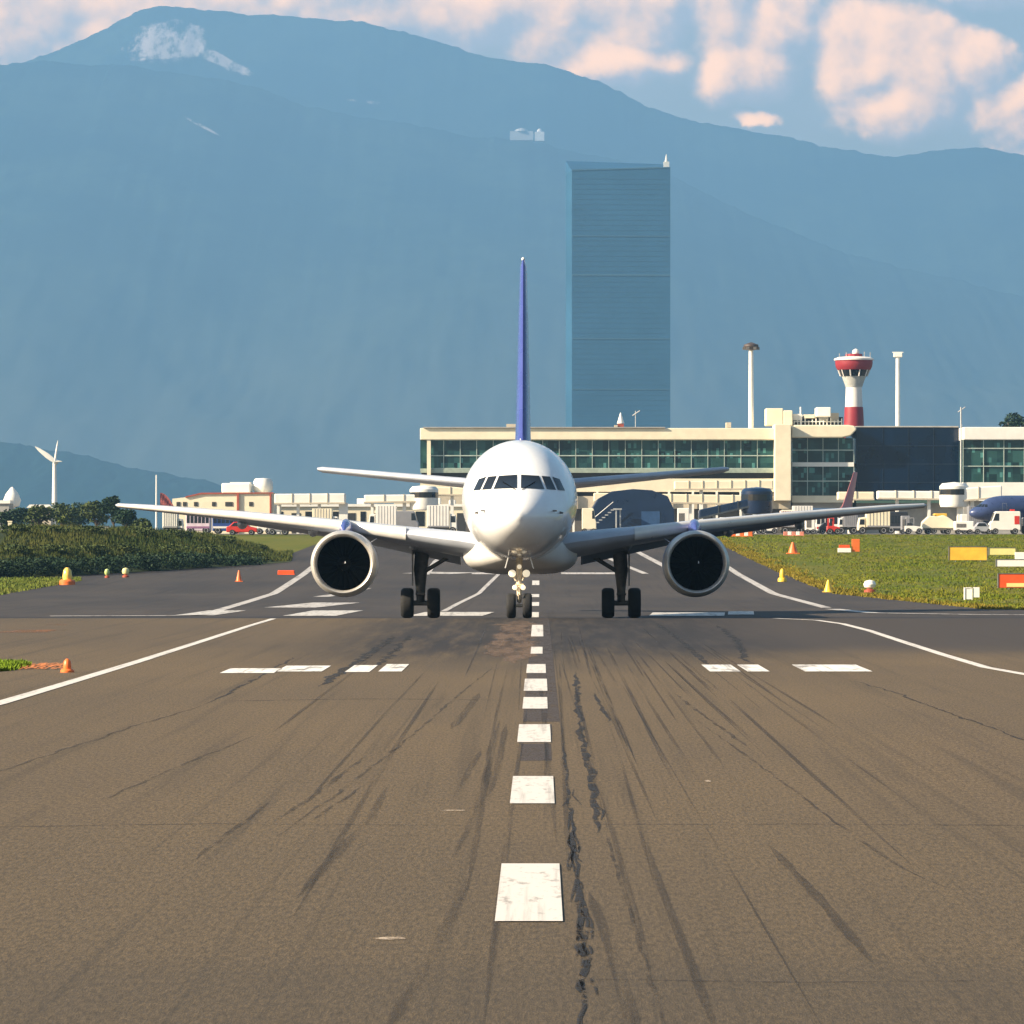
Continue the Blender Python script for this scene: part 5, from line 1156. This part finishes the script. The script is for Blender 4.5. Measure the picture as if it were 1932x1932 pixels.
        MB().prism(pl, -1.1, 1.1).build('tarpaulin', m, r, bevel=.08); MB().box(-h, h, -1.0, 1.0, .5, .7).build('bed', M_GEAR, r)
        for x in (-.3, .3):
            for s in (-1, 1): vwheel(r, x * L, s * .9, .32)
    elif kind == 'generator':
        MB().box(-h, h, -.8, .8, .45, 1.75 * hscale).build('body', m, r, bevel=.08); MB().box(-h * .8, h * .2, -.82, -.803, .8, 1.4 * hscale).build('louvre', M_GEAR, r)
        for x in (-.3, .3): vwheel(r, x * L, -.7, .3); vwheel(r, x * L, .7, .3)
        MB().tube([(h, 0, .5), (h + .5, 0, .35)], .05, 6).build('tow_bar', M_GEAR, r)
    return r
V = vehicle
V('van', 'small white van half hidden beside the right engine', 'van', 1357, 1382, 490, M_VWHITE)
V('van', 'white van with dark windows, first right of the orange barrier', 'van', 1434, 1466, 500, M_VWHITE, flip=-1)
V('box_truck', 'white and pink lorry behind the salmon barrier', 'lorry', 1472, 1514, 495, M_VWHITE, mat('pinkish', (.72, .58, .54), .5))
V('generator', 'white ground power unit right of the pink lorry', 'power unit', 1519, 1537, 488, M_VWHITE, hscale=1.3)
V('car', 'dark blue car with a white light between the power unit and the framed lorry', 'car', 1545, 1578, 498, M_VDARK)
V('box_truck', 'open-framed white lorry left of the cream box lorry', 'lorry', 1581, 1617, 492, M_VWHITE, M_VGREY, flip=-1)
V('box_truck', 'cream box lorry, the tallest in the row', 'lorry', 1618, 1678, 484, M_VCREAM, M_VCREAM, flip=-1, hscale=1.0)
V('bus', 'dark blue bus right of the cream box lorry', 'bus', 1672, 1712, 520, M_VDARK, M_VGREY)
V('tug', 'white baggage tug with an open cab frame', 'tug', 1706, 1740, 484, M_VWHITE, M_VGREY)
V('covered_trailer', 'cream tarpaulin-covered trailer next to the baggage tug', 'trailer', 1738, 1800, 486, M_VCREAM)
V('generator', 'long low white power unit right of the tarpaulin trailer', 'power unit', 1800, 1836, 484, M_VWHITE, hscale=.9)
V('car', 'silver car with dark windows left of the ambulance', 'car', 1836, 1872, 482, M_VSILV)
r = V('van', 'white ambulance with a red roof light at the right edge', 'ambulance', 1866, 1924, 482, M_VWHITE, flip=-1, hscale=1.35)
MB().box(-1.2, -.7, -.5, .5, 2.79, 3.0).build('roof_light', M_VRED, r); MB().box(-1.7, -1.1, -1.03, -1.008, 1.2, 2.2).build('red_panel', M_VRED, r); MB().box(-1.7, -1.1, 1.008, 1.03, 1.2, 2.2).build('red_panel', M_VRED, r)
V('tug', 'small dark tug at the far right frame edge', 'tug', 1926, 1965, 484, M_VDARK, M_VGREY)
V('van', 'white van seen above the ambulance, under the white jet bridge', 'van', 1812, 1850, 545, M_VWHITE, hscale=1.3)
V('bus', 'white coach behind the dark blue car, under the right wing', 'coach', 1538, 1590, 560, M_VWHITE, M_VRED)
V('van', 'yellow van behind the tarpaulin trailer', 'van', 1756, 1786, 525, mat('vehicle_yellow', (.75, .45, .05), .4), flip=-1, hscale=1.3)
V('box_truck', 'grey lorry behind the silver car', 'lorry', 1826, 1862, 530, M_VGREY, M_VGREY, hscale=1.25)
V('tug', 'small white tug just right of the right engine', 'tug', 1400, 1424, 500, M_VWHITE, M_VGREY)
V('van', 'dark van left of the white van with dark windows', 'van', 1412, 1436, 530, M_VDARK, hscale=1.2)
V('tug', 'red tug between the framed lorry and the pink lorry', 'tug', 1560, 1584, 478, M_VRED, M_VRED)
V('generator', 'grey generator right of the dark blue bus', 'power unit', 1700, 1716, 500, M_VGREY, hscale=1.3)
# left side, under the wing
V('box_truck', 'white box lorry under the left wing, leftmost of the row', 'lorry', 308, 346, 470, M_VWHITE, M_VWHITE, hscale=.95)
V('bus', 'white bus with a mauve stripe, behind the left hedge', 'bus', 352, 398, 500, mat('mauve_white', (.60, .50, .56), .5), mat('mauve', (.25, .12, .22), .5))
V('bus', 'blue bus beside the red car, behind the left hedge', 'bus', 402, 452, 505, M_VBLUE, M_VWHITE)
V('car', 'red car behind the left hedge', 'car', 428, 486, 470, M_VRED, hscale=1.1)
V('van', 'white van right of the red car behind the hedge', 'van', 486, 512, 480, M_VWHITE)
V('van', 'grey van just left of the left engine', 'van', 508, 545, 470, M_VGREY, flip=-1)
V('box_truck', 'white lorry seen over the left wing, beneath the column end of the gallery', 'lorry', 590, 640, 530, M_VWHITE, M_VCREAM, hscale=1.15)
V('box_truck', 'tall white catering lorry between the gallery column and the airliner', 'lorry', 696, 748, 535, M_VWHITE, M_VWHITE, hscale=1.3, flip=-1)
V('van', 'grey blue van behind the left wing root', 'van', 745, 790, 540, M_VGREY, hscale=1.5)
V('box_truck', 'white lorry closest to the airliner nose, behind the left wing', 'lorry', 806, 862, 530, M_VWHITE, M_VWHITE, hscale=1.3)
V('van', 'cream van seen over the right wing root', 'van', 1098, 1125, 545, M_VCREAM, hscale=1.7)
V('generator', 'white power unit right of the blue shelter, seen over the right wing', 'power unit', 1278, 1300, 545, M_VWHITE, hscale=2.0)
V('box_truck', 'white lorry at the foot of the big cream pillar', 'lorry', 1495, 1546, 560, M_VWHITE, M_VWHITE, hscale=1.35)
V('generator', 'cream power unit left of the lorry at the pillar foot', 'power unit', 1475, 1494, 555, M_VCREAM, hscale=1.9)

# parked jets on the apron
M_JET = mat('jet_navy', (.015, .03, .08), .3, 0, .1, .8, coat=.4)
pj = airliner('small dark blue jet with a pink-red fin, parked in front of the dark glass hall', (TX(1512, 560), 560, gz(560)), math.radians(-28), 0, .53, M_JET, mat('fin_rose', (.45, .16, .16), .4), full=False, cat='small jet', wing_m=M_JET)
pj = airliner('dark blue airliner parked at the right edge, its nose behind the ambulance', (TX(1872, 520) + 0, 520, gz(520)), math.radians(-74), 0, .72, mat('jet_blue', (.04, .06, .15), .3, 0, .1, .8, coat=.4), M_DARKNAVY, full=False, wing_m=M_DARKNAVY)
